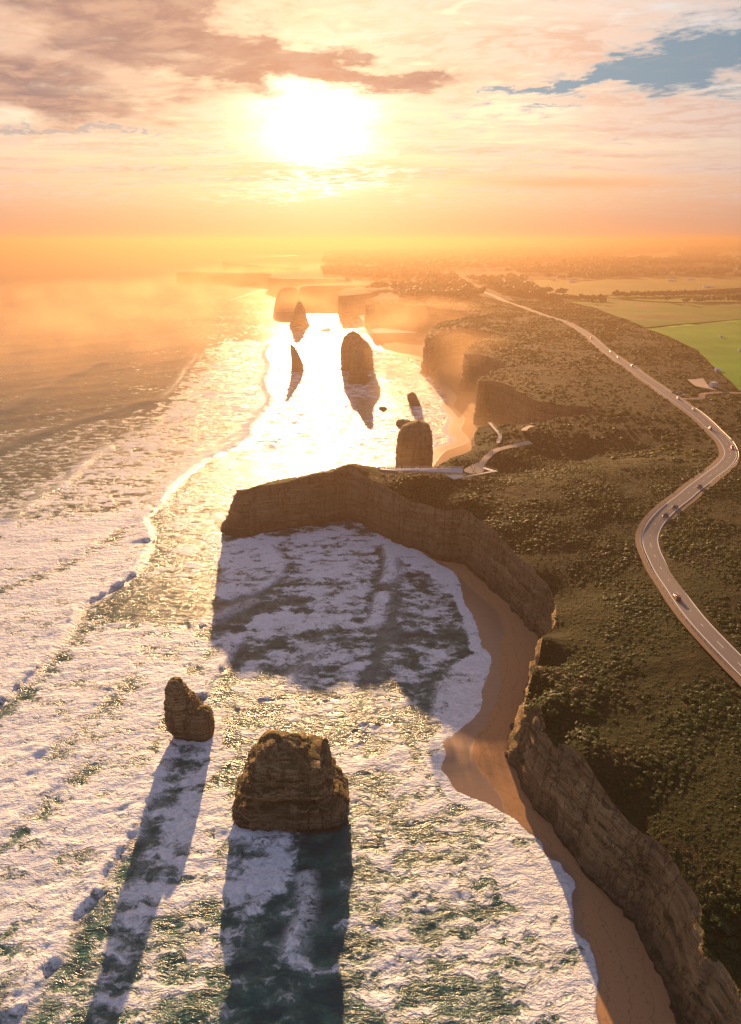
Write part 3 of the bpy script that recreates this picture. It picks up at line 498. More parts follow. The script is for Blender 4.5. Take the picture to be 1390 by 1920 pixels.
_jit = np.minimum(1.6, .35 + .0016 * np.hypot(COASTL[:, 0], COASTL[:, 1]))
COASTL = COASTL + np.stack([vnoise(COASTL[:, 0] * .13, COASTL[:, 1] * .13, seed=3), vnoise(COASTL[:, 0] * .13, COASTL[:, 1] * .13, seed=4)], 1) * _jit[:, None]
_cst = [tuple(q) for q in COAST]
def height(x, y):
    x, y = np.asarray(x, float), np.asarray(y, float)
    h = smooth_h(x, y); dr = dist_line(x, y, _rd)[0]
    dc = dist_line(x, y, _cst)[0]
    k = sstep(dr, 7, 26) * sstep(dc, 0, 30)
    r = np.hypot(x, y)
    h = h + k * (1.7 * fbm(x / 55, y / 55, oct=3, seed=21) + .5 * vnoise(x / 9, y / 9, seed=5) * (r < 700) + sstep(r, 1500, 4000) * 7 * fbm(x / 700, y / 700, oct=3, seed=9))
    return h
OUTER = [(-900, 9200), (-2600, 11000), (-5400, 12200), (-5600, 13600), (-2500, 14600), (1000, 14600), (6500, 13800), (11500, 10500), (12800, 5000), (12500, -900), (84, -900)]
ring = [tuple(q) for q in COASTL] + OUTER

# ------------------------------------------------------------------ clifftop land (triangulated up to the cliff edge)
pts = []
r = 60.0
while r < 14500:
    s = max(2.6, .0125 * r); n = int(r * math.radians(118) / s)
    a = np.radians(np.linspace(-26, 92, n)) + rng.uniform(-.3, .3, n) * s / r
    rr = r + rng.uniform(-.3, .3, n) * s
    pts.append(np.stack([rr * np.sin(a), rr * np.cos(a), np.full(n, s)], 1)); r += s
pts = np.concatenate(pts)
pts = pts[inside(pts[:, 0], pts[:, 1], ring)]
_cd = dist_line(pts[:, 0], pts[:, 1], [tuple(q) for q in COASTL[::2]])[0]
pts = pts[_cd > pts[:, 2] * .45]
allv = [Vector(q) for q in ring] + [Vector((q[0], q[1])) for q in pts]
nb = len(ring)
cv, ce, cf, _, _, _ = delaunay_2d_cdt(allv, [(i, (i + 1) % nb) for i in range(nb)], [], 1, 1e-4, False)
XY = np.array([(v.x, v.y) for v in cv]); Z = height(XY[:, 0], XY[:, 1])
tri = np.array([f for f in cf if len(f) == 3])
_m = XY[tri].mean(1); tri = tri[inside(_m[:, 0], _m[:, 1], ring)]
a_, b_, c_ = XY[tri[:, 0]], XY[tri[:, 1]], XY[tri[:, 2]]
flip = ((b_ - a_)[:, 0] * (c_ - a_)[:, 1] - (b_ - a_)[:, 1] * (c_ - a_)[:, 0]) < 0
tri[flip] = tri[flip][:, ::-1]
land = obj('clifftop_land', poly_mesh('clifftop_land', np.column_stack([XY, Z]), tri), M['heath'])
tag(land, 'scrub covered plateau running back from the cliff edge to the horizon', kind='structure')

# ------------------------------------------------------------------ cliff faces below the edge
NR = 72
N = len(COASTL); T = np.gradient(COASTL, axis=0); T /= np.linalg.norm(T, axis=1)[:, None] + 1e-9
nrm = np.stack([-T[:, 1], T[:, 0]], 1)                         # seaward
for _ in range(4): nrm[1:-1] = (nrm[:-2] + nrm[1:-1] * 2 + nrm[2:]) / 4
nrm /= np.linalg.norm(nrm, axis=1)[:, None] + 1e-9
topz = height(COASTL[:, 0], COASTL[:, 1])
t = np.linspace(0, 1, NR)[:, None] ** 1.05
Zc = topz[None] * (1 - t) + (-1.5) * t
X0, Y0 = COASTL[None, :, 0] + 0 * t, COASTL[None, :, 1] + 0 * t
fade = sstep(t, 0, .10)
big = fbm(X0 / 20, Y0 / 20, Zc / 60, 3, 31) * 1.3
flute = -np.abs(vnoise(X0 / 5.5, Y0 / 5.5, Zc / 60, 37)) * 1.3 + .4 - np.abs(vnoise(X0 / 2.1, Y0 / 2.1, Zc / 25, 38)) * .9
ledge = fbm(X0 / 14, Y0 / 14, Zc / 3.2, 4, 41) * .8
led2 = np.where(vnoise(X0 / 45, Y0 / 45, Zc / 7.0, 43) > .05, .9, 0)
rough = fbm(X0 / 2.6, Y0 / 2.6, Zc / 2.0, 4, 47, .6) * .75
setb = 3.0 + 1.8 * vnoise(X0 / 25, Y0 / 25, seed=51)
setb = setb + 9 * np.exp(-((X0 - TIPX + 3) ** 2 + (Y0 - 374) ** 2) / 18.0 ** 2)
talus = sstep(t, .86, 1.0) * (.5 + 2.2 * np.maximum(0, fbm(X0 / 9, Y0 / 9, seed=53, oct=3)))
_bw = Zc + 2.2 * vnoise(X0 / 22, Y0 / 22, seed=58) + .5 * vnoise(X0 / 3, Y0 / 3, seed=59)
bed = _h(np.floor(_bw / 2.3), np.floor(X0 / 19 + 40), np.floor(Y0 / 23 + 40), 57) * .75 + _h(np.floor(_bw / .9), np.floor(X0 / 41 + 9), np.floor(Y0 / 37 + 9), 60) * .35
off = setb * t ** 1.2 + fade * (bed + big + flute + ledge + led2 + rough) + talus
Vx = X0 + nrm[None, :, 0] * off; Vy = Y0 + nrm[None, :, 1] * off
V = np.stack([Vx.ravel(), Vy.ravel(), Zc.ravel()], 1)
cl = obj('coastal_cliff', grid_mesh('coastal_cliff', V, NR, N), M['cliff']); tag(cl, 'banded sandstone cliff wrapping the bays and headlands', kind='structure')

# ------------------------------------------------------------------ sea
rows = 900; cols = 760
dep = np.radians(np.concatenate([np.linspace(82, 2.2, 800), np.geomspace(2.2, .69, 101)[1:]]))
R = 175 / np.tan(dep); k = sstep(np.log(R), math.log(120), math.log(900))
a0 = -np.radians(60 * (1 - k) + 38 * k); a1 = np.radians(46 * (1 - k) + 27 * k)
A = a0[:, None] + (a1 - a0)[:, None] * np.linspace(0, 1, cols)[None]
SX, SY = (R[:, None] * np.sin(A)), (R[:, None] * np.cos(A))
spacing = np.maximum(np.gradient(R), R * (a1 - a0) / cols)[:, None] + 0 * A
x, y = SX.ravel(), SY.ravel(); sp = spacing.ravel(); dist = np.hypot(x, y)
h = np.zeros_like(x)
wr = np.random.default_rng(5)
for i in range(64):
    lam = 2.2 * (42 / 2.2) ** (i / 63); th = math.radians(-62 + wr.normal(0, 24)); kx, ky = math.cos(th) * 2 * math.pi / lam, math.sin(th) * 2 * math.pi / lam
    am = .0052 * lam ** .80 * (1 - .62 * math.exp(-((lam - 24) / 16) ** 2)) * wr.uniform(.5, 1.3) * (1 - sstep(sp, lam * .22, lam * .42))
    ph = kx * x + ky * y + wr.uniform(0, 6.28) + 1.2 * vnoise(x / (lam * 5), y / (lam * 5), seed=i)
    h += am * np.sin(ph) ** 1
# long swells rolling in on the left and far out
for lam, th, am in ((70, -52, .30), (48, -60, .2), (110, -48, .4)):
    th = math.radians(th); ph = (math.cos(th) * x + math.sin(th) * y) * 2 * math.pi / lam + 2.5 * vnoise(x / 260, y / 260, seed=int(lam))
    h += am * (np.exp(np.sin(ph) * 1.5) / 3 - .5) * sstep(dist, 480, 900) * sstep(-x + .05 * y, 40, 200) * (1 - sstep(sp, lam * .25, lam * .5))
foam = np.zeros_like(x); wsum = np.zeros_like(x)
edge_n = fbm(x / 9, y / 9, oct=4, seed=77)
base = np.where(dist < 700, .30, .16) + .10 * fbm(x / 60, y / 60, oct=3, seed=71)
foam[:] = base
for poly, val, soft in FOAM:
    bb = np.array(poly); lo, hi = bb.min(0) - soft * 3, bb.max(0) + soft * 3
    ix = np.where((x > lo[0]) & (x < hi[0]) & (y > lo[1]) & (y < hi[1]))[0]
    if not len(ix): continue
    dl, _, _, _ = dist_line(x[ix], y[ix], poly, True); s = np.where(inside(x[ix], y[ix], poly), dl, -dl)
    soft = soft * 1.25; w = sstep(s + edge_n[ix] * (soft * 1.3 + 2.5), -soft * .7, soft * .7)
    foam[ix] = foam[ix] * (1 - w) + w * (val - .04 + .44 * fbm(x[ix] / 30, y[ix] / 13, oct=5, seed=79, gain=.6))
crest = np.zeros_like(x)
for _k, (_D, _rows) in STACKS.items():                      # white wash round the foot of every stack
    _lo = min(_rows); _cx0 = (_lo[1] + _lo[2]) / 2; _hw = (_lo[2] - _lo[1]) / 2
    _cx0, _D, _hw = {'big': (-27, 150, 18), 'small': (-69, 184, 8)}.get(_k, (_cx0, _D, _hw))
    _e = np.sqrt(((x - _cx0) / (_hw * 1.05)) ** 2 + ((y - _D) / (_hw * .75)) ** 2) - 1 + .10 * edge_n
    _w2 = sstep(_e, .16, .02) * (1 if _k != 'big' else sstep(-(x - _cx0), -2, 6))
    foam = np.maximum(foam, _w2); crest = np.maximum(crest, _w2 * .8)
lump = fbm(x / 3.2, y / 3.2, oct=4, seed=83); lump2 = fbm(x / 11, y / 11, oct=2, seed=85)
for poly, hh, wb, wf, fo in WAVES:
    L = [tuple(q) for q in spline([(*q, 0) for q in poly], lambda p: 3 + .01 * math.hypot(p[0], p[1]))[:, :2]]
    bb = np.array(L); lo, hi = bb.min(0) - wb * 4, bb.max(0) + wb * 4
    ix = np.where((x > lo[0]) & (x < hi[0]) & (y > lo[1]) & (y < hi[1]))[0]
    if not len(ix): continue
    qx = x[ix] + .8 * lump2[ix]; qy = y[ix] + .8 * lump2[ix] + .3 * lump[ix]
    dl, sd_, rn, ln = dist_line(qx, qy, L)
    # travel order runs near -> far with the open sea on the left: front face is on the right
    s = -sd_ * dl
    en = sstep(rn, -.001, .06) * (1 - sstep(rn, .90, 1.001))
    prof = np.where(s > 0, np.exp(-(s / wf) ** 2), np.exp(-(np.abs(s) / wb) ** 1.4))
    h[ix] += hh * en * prof * .95 * (1 + .16 * lump[ix] * fo + .10 * lump2[ix])
    fm_ = np.where(s > 0, np.exp(-(s / (wf * 1.5)) ** 2), np.exp(-(np.abs(s) / (wb * .8)) ** 2))
    crest[ix] = np.maximum(crest[ix], fo * en * np.clip(fm_ * 1.3 + .25 * lump[ix], 0, 1))
    foam[ix] = np.maximum(foam[ix], fo * en * fm_ * .95)
    if fo > .45: foam[ix] *= 1 - .50 * en * np.where(s > 0, np.exp(-((s - wf * 2.6) / (wf * 1.9)) ** 2), 0)
    # steep clear face ahead of a swell that is not breaking
    if fo < .3: foam[ix] *= 1 - .75 * en * np.exp(-((s - wf * .6) / (wf * 1.1)) ** 2)
h += np.clip(foam, 0, 1) * lump * .16 * (1 - sstep(sp, 1.0, 2.2))
# run out to a thin sheet at the beaches
SHORE = [tuple(q) for q in spline([(*q, 0) for q in SHORE], lambda p: 1.6)[:, :2]]; WETLINE = [tuple(q) for q in spline([(*q, 0) for q in WETLINE], lambda p: 3)[:, :2]]; SHORE2 = [tuple(q) for q in spline([(*q, 0) for q in SHORE2], lambda p: 12)[:, :2]]
def shore_d(px, py, line):
    """distance to a waterline, positive out at sea; line runs from far to near or the reverse with the sea on its camera-left"""
    d_, s_, _, _ = dist_line(px, py, line)
    return d_ * s_ + (.7 * vnoise(px / 7, py / 7, seed=101) + .3 * vnoise(px / 2.2, py / 2.2, seed=102)) * np.clip(1 - d_ / 12, 0, 1)
inbay = (y < 470); sea_d = np.full_like(x, 1e3)
_i = np.where(inbay & (x > -60))[0]; sea_d[_i] = shore_d(x[_i], y[_i], SHORE[::-1])
_i = np.where((y >= 470) & (y < 2000) & (x > -260))[0]; sea_d[_i] = shore_d(x[_i], y[_i], SHORE2[::-1])
h *= np.clip(.12 + .88 * sstep(sea_d, 0, 28), 0, 1)
h += .10 + .12 * sstep(sea_d, 14, 2)
h = np.where(sea_d < 0, np.minimum(h, .12 + .010 * sea_d), h)
foam = np.where((sea_d < 7) & (dist < 700), np.maximum(foam, .98 * sstep(sea_d, 7, 3)), foam)
foam *= sstep(dist, 16000, 2500) * .85 + .15
keep = (sea_d > -25)
sea = obj('sea', grid_mesh('sea', np.stack([x, y, h], 1), len(R), cols, True, keep, {'foam': np.clip(foam, 0, 1.1), 'crest': np.clip(crest, 0, 1)}), M['sea'])
tag(sea, 'surf streaked sea filling the left of the view', kind='structure')

# ------------------------------------------------------------------ beaches
def beach(name, line, wetline, x0, x1, y0, y1, st, label):
    nx, ny = int((x1 - x0) / st), int((y1 - y0) / st)
    gx, gy = np.meshgrid(np.linspace(x0, x1, nx), np.linspace(y0, y1, ny)); gx, gy = gx.ravel(), gy.ravel()
    d_ = shore_d(gx, gy, line[::-1])
    z = np.where(d_ > 0, -.10 * d_ - .012 * d_ ** 2, np.minimum(-.045 * d_, 1.1 + -.02 * d_)) + .12
    z += .10 * fbm(gx / 6, gy / 6, oct=3, seed=91) * sstep(-d_, 2, 12)
    wd_ = shore_d(gx, gy, wetline[::-1]) if wetline else d_ + 14
    wet = np.clip(.5 + wd_ / 6, 0, 1)
    keep = (d_ < 30)
    o = obj(name, grid_mesh(name, np.stack([gx, gy, z], 1), ny, nx, True, keep, {'wet': wet, 'run': -d_}), M['sand'])
    return tag(o, label, kind='structure')
beach('beach', SHORE, WETLINE, -20, 130, -60, 450, 1.1, 'brown sand beach curving below the cliffs of the near bay')
beach('beach', SHORE2, None, -180, 260, 430, 1300, 4, 'hazy sand strip below the far cliffs')

# ------------------------------------------------------------------ sea stacks
def stack_mesh(name, rows, D, depth=.8, seed=1, n=120, lev=70, rough=1.0, power=2.6, lean=0.0):
    rows = sorted(rows); zs = np.array([q[0] for q in rows]); L = np.array([q[1] for q in rows]); Rr = np.array([q[2] for q in rows])
    zb = -2.0; zz = np.concatenate([np.linspace(zb, zs[-1], lev)])
    l, r_ = np.interp(zz, zs, L), np.interp(zz, zs, Rr)
    cx0 = (L[0] + Rr[0]) / 2; th = np.linspace(0, 2 * math.pi, n, endpoint=False)
    wmax = (Rr - L).max() / 2
    V = []
    for z, a, b in zip(zz, l, r_):
        c, hw = (a + b) / 2, (b - a) / 2
        e = 2 / power; ct_, st_ = np.cos(th), np.sin(th)
        ux, uy = np.sign(ct_) * np.abs(ct_) ** e, np.sign(st_) * np.abs(st_) ** e
        hy = depth * (hw * .65 + wmax * .35 * (hw / wmax) ** .5)
        X, Y = c + ux * hw, uy * hy + lean * z
        s = np.array([wmax / 14]) if False else 1.0
        q = wmax / 16
        k = .9 * q * fbm(X / (7 * q), Y / (7 * q), np.full(n, z / (9 * q)), 3, seed) \
            + .75 * q * fbm(X / (9 * q) + 7, Y / (9 * q), np.full(n, z / (1.3 * q)), 3, seed + 3) \
            + .5 * q * (-np.abs(vnoise(X / (2.6 * q), Y / (2.6 * q), np.full(n, z / (14 * q)), seed + 5)) + .3) \
            + .28 * q * fbm(X / (1.2 * q), Y / (1.2 * q), np.full(n, z / (.8 * q)), 3, seed + 9)
        k -= .9 * q * np.exp(-(vnoise(X / (5 * q), Y / (5 * q), np.full(n, z / (40 * q)), seed + 21) / .055) ** 2) + .35 * q * np.exp(-(vnoise(X / (20 * q), Y / (20 * q), np.full(n, z / (2.2 * q)), seed + 23) / .10) ** 2)
        zw = z + .8 * q * vnoise(X / (10 * q), Y / (10 * q), seed=seed + 31) + .25 * q * vnoise(X / (1.5 * q), Y / (1.5 * q), seed=seed + 32)
        k += .5 * q * _h(np.floor(zw / (2.0 * q)), np.zeros(n), np.zeros(n), seed + 33) + .28 * q * _h(np.floor(zw / (.75 * q)), np.floor(X / (9 * q) + 30), np.zeros(n), seed + 34)
        k += .5 * q * fbm(X / (1.9 * q), Y / (1.9 * q), np.full(n, z / (1.3 * q)), 3, seed + 41, .6)
        k *= rough
        nx, ny = ct_, st_
        zj = z + .35 * q * rough * vnoise(X / (2.5 * q), Y / (2.5 * q), seed=seed + 11) * (z > 1)
        V.append(np.stack([X - cx0 + nx * k, Y + ny * k, zj + 0 * th], 1))
    top = V[-1]; c = top.mean(0)
    for f, dz in ((.66, .5), (.33, .8), (.05, .9)):
        p = c + (top - c) * f; p[:, 2] = top[:, 2] * 1 + dz * wmax / 16 + .4 * vnoise(p[:, 0] / 1.5, p[:, 1] / 1.5, seed=seed) ; V.append(p)
    V = np.concatenate(V); nl = len(V) // n
    i = np.arange((nl - 1) * n); r0, c0 = i // n, i % n
    q = np.stack([r0 * n + c0, r0 * n + (c0 + 1) % n, (r0 + 1) * n + (c0 + 1) % n, (r0 + 1) * n + c0], 1)
    return poly_mesh(name, V, q), cx0
STK = {
 'big': ('sea_stack', 'largest near sea stack, broad and flat topped on a dark undercut base', .60, 4.2, 1.15, .06),
 'small': ('sea_stack', 'small leaning sea stack with a stepped right shoulder, standing in the white foam at left', .72, 3.0, 1.15, .05),
 'lookout': ('sea_stack', 'rounded sea stack standing right behind the viewing platform headland', .8, 2.6, .8, 0),
 'front': ('sea_stack', 'narrow tapering sea stack in front of a wider one in the sun glitter', .8, 2.2, .8, 0),
 'back': ('sea_stack', 'wide dome topped sea stack behind the narrow one in the sun glitter', .8, 2.3, .8, 0),
 'slim': ('sea_stack', 'slim shard shaped sea stack standing alone below the pointed spire', .8, 2.2, .8, 0),
 'spire': ('sea_stack', 'pointed spire shaped sea stack rising from the brightest water', .8, 2.2, .7, 0),
 'farblock': ('sea_stack', 'farthest sea stack, a hazy square block beside the distant headland', .7, 2.8, .7, 0),
 'stub': ('sea_stack', 'short stubby sea stack in the shallows left of the far beach', .9, 2.3, .8, 0)}
for i, (k, (nm, lab, depth, power, rgh, lean)) in enumerate(STK.items()):
    D, rows = STACKS[k]
    hi = k in ('big', 'small')
    rows = [q for q in rows]
    z0 = min(q[0] for q in rows)
    rows.append((-3, min(rows, key=lambda q: q[0])[1], min(rows, key=lambda q: q[0])[2])) if z0 > -3 else None
    if k == 'big':
        D = 150; rows = [(z_, -27 + a_, -27 + b_) for z_, a_, b_ in [(-3, -17.5, 18), (1, -18.2, 18.6), (4, -18.4, 18.9), (7.5, -17.6, 18), (8.8, -16.2, 16.6), (9.8, -13.6, 13.6), (11.5, -13.3, 13.4), (13, -14.6, 15.4), (14.5, -14.4, 14.2), (18, -12.6, 12.2), (21.5, -10.4, 12.0), (23, -9.4, 11.4), (23.8, -9.0, 7.2), (25.6, -8.2, 5.6), (26.6, -7.6, 4.6), (27.2, -7.2, 3.8)]]
    if k == 'small':
        D = 184; rows = [(z_, -70 + a_, -70 + b_) for z_, a_, b_ in [(-3, -4.6, 5), (0, -6, 6), (4, -8, 6.5), (8, -8.5, 6.5), (12, -8.2, 5), (16, -7.9, 2.8), (19, -7.4, .8), (22, -6.6, -.6), (24, -5.4, -1.8)]]
    me, cx0 = stack_mesh(nm, rows, D, depth, 100 + i * 13, 300 if hi else 110, 190 if hi else 80, rgh, power, lean)
    if k == 'big':
        root = empty(nm, (cx0, D, 0)); obj('rock_body', me, M['stack'], root)
        pm, pcx = stack_mesh('pinnacle', [(20, -3.4, 2.2), (25, -2.6, 2.0), (28, -1.7, 1.5), (31, -1.4, 1.2), (32.5, -.8, .7)], D, .8, 300, 48, 30, .6, 2.2)
        pn = obj('pinnacle', pm, M['stack'], root, (11.6, .5, -4.0)); pn['label'] = 'small rock finger on the right shoulder'
        o = root
    elif k == 'small':
        root = empty(nm, (cx0, D, 0)); obj('rock_body', me, M['stack'], root)
        sm_, sc_ = stack_mesh('shoulder', [(-3, .5, 7.5), (0, 0, 8.8), (4, -.5, 9.6), (8, 0, 9.4), (10.5, 1.5, 9.2), (12, 3, 8.4), (12.8, 4, 7)], D, .95, 320, 90, 60, .9, 2.6)
        sh_ = obj('shoulder', sm_, M['stack'], root, (sc_, -1.2, 0)); sh_['label'] = 'lower stepped block on the right side'; o = root
    else: o = obj(nm, me, M['stack'], None, (cx0, D, 0))
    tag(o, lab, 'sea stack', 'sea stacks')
def boulder(r, seed, sq=.7):
    n, lv = 20, 11; th = np.linspace(0, 2 * math.pi, n, endpoint=False); V = []
    for j in range(lv):
        ph = -.5 * math.pi + math.pi * j / (lv - 1); X, Y, Zz = r * math.cos(ph) * np.cos(th), r * math.cos(ph) * np.sin(th), np.full(n, r * sq * math.sin(ph))
        k = 1 + .38 * fbm(X / r * 1.1 + seed * 3, Y / r * 1.1, Zz / r * 1.1, 3, seed); V.append(np.stack([X * k, Y * k * .8, Zz * k], 1))
    V = np.concatenate(V); i = np.arange((lv - 1) * n); r0, c0 = i // n, i % n
    return poly_mesh('boulder', V, np.stack([r0 * n + c0, r0 * n + (c0 + 1) % n, (r0 + 1) * n + (c0 + 1) % n, (r0 + 1) * n + c0], 1), False)
for i, (bx_, by_, br) in enumerate(BOULDERS):
    o = obj('boulder', boulder(br, 400 + i), M['cliff'], None, (bx_ + 1.0, by_, 1.0 + br * .2), i * 1.3)
    tag(o, 'fallen boulder heaped on the sand at the foot of the near cliff corner', 'boulder', 'boulders below the cliff corner')
for (bx_, by_, br, bh), lab in zip(ROCKS, ('tiny low rock awash in the shallows beside the stubby stack', 'low rounded rock just behind the top of the platform stack')):
    o = obj('sea_rock', boulder(br, int(br * 10), bh / br), M['stack'], None, (bx_, by_, 0)); tag(o, lab, 'rock')

# ------------------------------------------------------------------ road
def ribbon(name, line, offs, lift, m, zoff=None, attr=False):
    L = np.asarray(line)[:, :2]; T = np.gradient(L, axis=0); T /= np.linalg.norm(T, axis=1)[:, None]; nn = np.stack([T[:, 1], -T[:, 0]], 1)
    zc_ = smooth_h(L[:, 0], L[:, 1]); V = []; ac = []
    for o_ in offs:
        q = L + nn * (o_[:, None] if hasattr(o_, '__len__') else o_); V.append(np.column_stack([q, zc_ + lift])); ac.append(np.full(len(L), 0.0))
    V = np.stack(V, 1).reshape(-1, 3)
    u = np.tile(np.linspace(-1, 1, len(offs)), len(L))
    me = grid_mesh(name, V, len(L), len(offs), True, None, {'across': u})
    o = obj(name, me, m); return o
rl = ROADL
rdist = np.hypot(rl[:, 0], rl[:, 1])
wid = 3.9 + 1.3 * sstep(rdist, 450, 620) * (1 - sstep(rdist, 900, 1200)) + .6 * sstep(rdist, 900, 1500)
o = ribbon('road_verge', rl, [-(wid + 3.0), -(wid + 1), wid + 1, wid + 2.6], .30, M['verge']); tag(o, 'bare gravel verge on both sides of the road', kind='structure')
o = ribbon('road', rl, [-wid, -wid * .5, 0 * wid, wid * .5, wid], .50, M['road']); tag(o, 'two lane sealed road winding along the clifftop', kind='structure')
for a, b in ((-.16, -.02), (.02, .16)): pass
mk = ribbon('road_marking', rl, [-(wid - .25), -(wid - .55)], .504, M['paint']); tag(mk, 'white edge line on the seaward side of the road', kind='structure')
mk = ribbon('road_marking', rl, [wid - .55, wid - .25], .504, M['paint']); tag(mk, 'white edge line on the inland side of the road', kind='structure')
# dashed centre line
mb = MB(); acc = 0
for k_ in range(len(rl) - 1):
    if rdist[k_] > 620: break
    a, b = rl[k_][:2], rl[k_ + 1][:2]; sl = np.linalg.norm(b - a); acc += sl
    if acc % 12 < 4:
        c_ = (a + b) / 2; ang_ = math.atan2(b[1] - a[1], b[0] - a[0]); zz_ = float(smooth_h(c_[0], c_[1]))
        mb.box((c_[0], c_[1], zz_ + .506), (sl, .18, .006), ang_)
mk = obj('road_marking', mb.mesh('centre_line'), M['paint']); tag(mk, 'dashed white line along the middle of the near road', kind='structure')

def guard_rail(i0, i1, side, lab):
    L = rl[i0:i1, :2]; T = np.gradient(L, axis=0); T /= np.linalg.norm(T, axis=1)[:, None]; nn = np.stack([T[:, 1], -T[:, 0]], 1)
    q = L + nn * (side * (wid[i0:i1] + .8))[:, None]; z_ = smooth_h(L[:, 0], L[:, 1]) + .3
    root = empty('guard_rail', (q[0][0], q[0][1], float(z_[0])))
    prof = [(-.05, .45), (.05, .52), (-.03, .60), (.05, .68), (-.05, .76), (-.09, .76), (-.09, .45)]
    V = []
    for p_, n_, zz_ in zip(q, nn, z_):
        for a, b in prof: V.append((p_[0] - side * n_[0] * a - q[0][0], p_[1] - side * n_[1] * a - q[0][1], zz_ + b - z_[0]))
    o = obj('rail', grid_mesh('rail', np.array(V), len(q), len(prof), False), M['steel'], root)
    pm = MB().box((0, 0, .4), (.12, .12, .8)).mesh('post')
    d_ = 0
    for k_ in range(0, len(q), 2):
        obj('post', pm, M['timber'], root, (q[k_][0] - q[0][0] - nn[k_][0] * -side * .12, q[k_][1] - q[0][1] - nn[k_][1] * -side * .12, z_[k_] - z_[0]))
    tag(root, lab, 'guard rail', 'road guard rails')
def ridx(px, py): return int(np.argmin((rl[:, 0] - px) ** 2 + (rl[:, 1] - py) ** 2))
iA, iB = ridx(*ROAD[2][:2]), ridx(*ROAD[13][:2])
iC, iD = ridx(*ROAD[22][:2]), ridx(*ROAD[26][:2])
guard_rail(iA, iB, -1, 'steel guard rail along the seaward outside of the lower bend')
guard_rail(ridx(*ROAD[16][:2]), iC, 1, 'steel guard rail along the inland outside of the upper bend')
guard_rail(iC, iD, 1, 'steel guard rail leading up to the road junction')

# ------------------------------------------------------------------ paddocks
pcols = {'bright green': ((.06, .19, .004), (.09, .24, .008)), 'dull green': ((.060, .130, .010), (.10, .150, .018)), 'yellow': ((.15, .15, .022), (.20, .175, .032)), 'green strip': ((.07, .15, .012), (.10, .18, .018)), 'far green': ((.09, .14, .03), (.12, .16, .04)), 'far green two': ((.09, .14, .03), (.12, .16, .04))}
PDESC = {'bright green': 'bright green pasture at the right edge beyond the dark scrub', 'dull green': 'dull green and brown paddock between the bright pasture and the tree belt', 'yellow': 'pale yellow paddock behind the long tree belt', 'green strip': 'narrow green paddock in front of the long tree belt', 'far green': 'small far green field in the hazy plain', 'far green two': 'far green field at the right edge of the hazy plain'}
PADD = []
for nm, poly in PADDOCKS:
    PADD.append(poly)
    pp = [tuple(q) for q in spline([(*q, 0) for q in poly + poly[:1]], lambda p: 25)[:-1, :2]] if False else poly
    res = []
    for (a, b) in zip(pp, pp[1:] + pp[:1]):
        n_ = max(1, int(math.hypot(b[0] - a[0], b[1] - a[1]) / 18))
        for k_ in range(n_): res.append((a[0] + (b[0] - a[0]) * k_ / n_, a[1] + (b[1] - a[1]) * k_ / n_))
    bb = np.array(res); lo, hi = bb.min(0), bb.max(0); st = max(14, (hi - lo).max() / 70)
    gx, gy = np.meshgrid(np.arange(lo[0], hi[0], st), np.arange(lo[1], hi[1], st)); gx, gy = gx.ravel(), gy.ravel()
    ok = inside(gx, gy, res) & (dist_line(gx, gy, res, True)[0] > st * .3); gx, gy = gx[ok], gy[ok]
    vv = [Vector(q) for q in res] + [Vector((a, b)) for a, b in zip(gx, gy)]
    a1_, _, f1_, _, _, _ = delaunay_2d_cdt(vv, [(k_, (k_ + 1) % len(res)) for k_ in range(len(res))], [], 1, 1e-4, False)
    xy = np.array([(q.x, q.y) for q in a1_]); zz_ = height(xy[:, 0], xy[:, 1]) + 1.0 + np.hypot(xy[:, 0], xy[:, 1]) * .0006
    m, g, b, o_ = material('pasture_' + nm.replace(' ', '_')); geo = g.new('ShaderNodeNewGeometry'); pos = geo.outputs['Position']
    c0_, c1_ = pcols[nm]; n_ = g.noise(pos, .012, 5); f_ = g.noise(g.vmath('MULTIPLY', pos, (.3, 1, 1)), .12, 4)
    c = g.mix(g.step(g.add(g.mul(n_, .7), g.mul(f_, .3)), .35, .65), c0_, c1_)
    if nm == 'dull green': c = g.mix(g.mul(g.step(n_, .55, .66), .7), c, (.15, .11, .05))
    g.put(b.inputs['Base Color'], c); b.inputs['Roughness'].default_value = .95; b.inputs['Specular IOR Level'].default_value = .1
    g.put(b.inputs['Normal'], g.bump(g.noise(pos, .8, 4), .5, .5))
    tri_ = np.array([f for f in f1_ if len(f) == 3]); _m = xy[tri_].mean(1); tri_ = tri_[inside(_m[:, 0], _m[:, 1], res)]; A3, B3, C3 = xy[tri_[:, 0]], xy[tri_[:, 1]], xy[tri_[:, 2]]
    fl = ((B3 - A3)[:, 0] * (C3 - A3)[:, 1] - (B3 - A3)[:, 1] * (C3 - A3)[:, 0]) < 0; tri_[fl] = tri_[fl][:, ::-1]
    tag(obj('paddock', poly_mesh('paddock', np.column_stack([xy, zz_]), tri_), m), PDESC[nm], kind='structure')

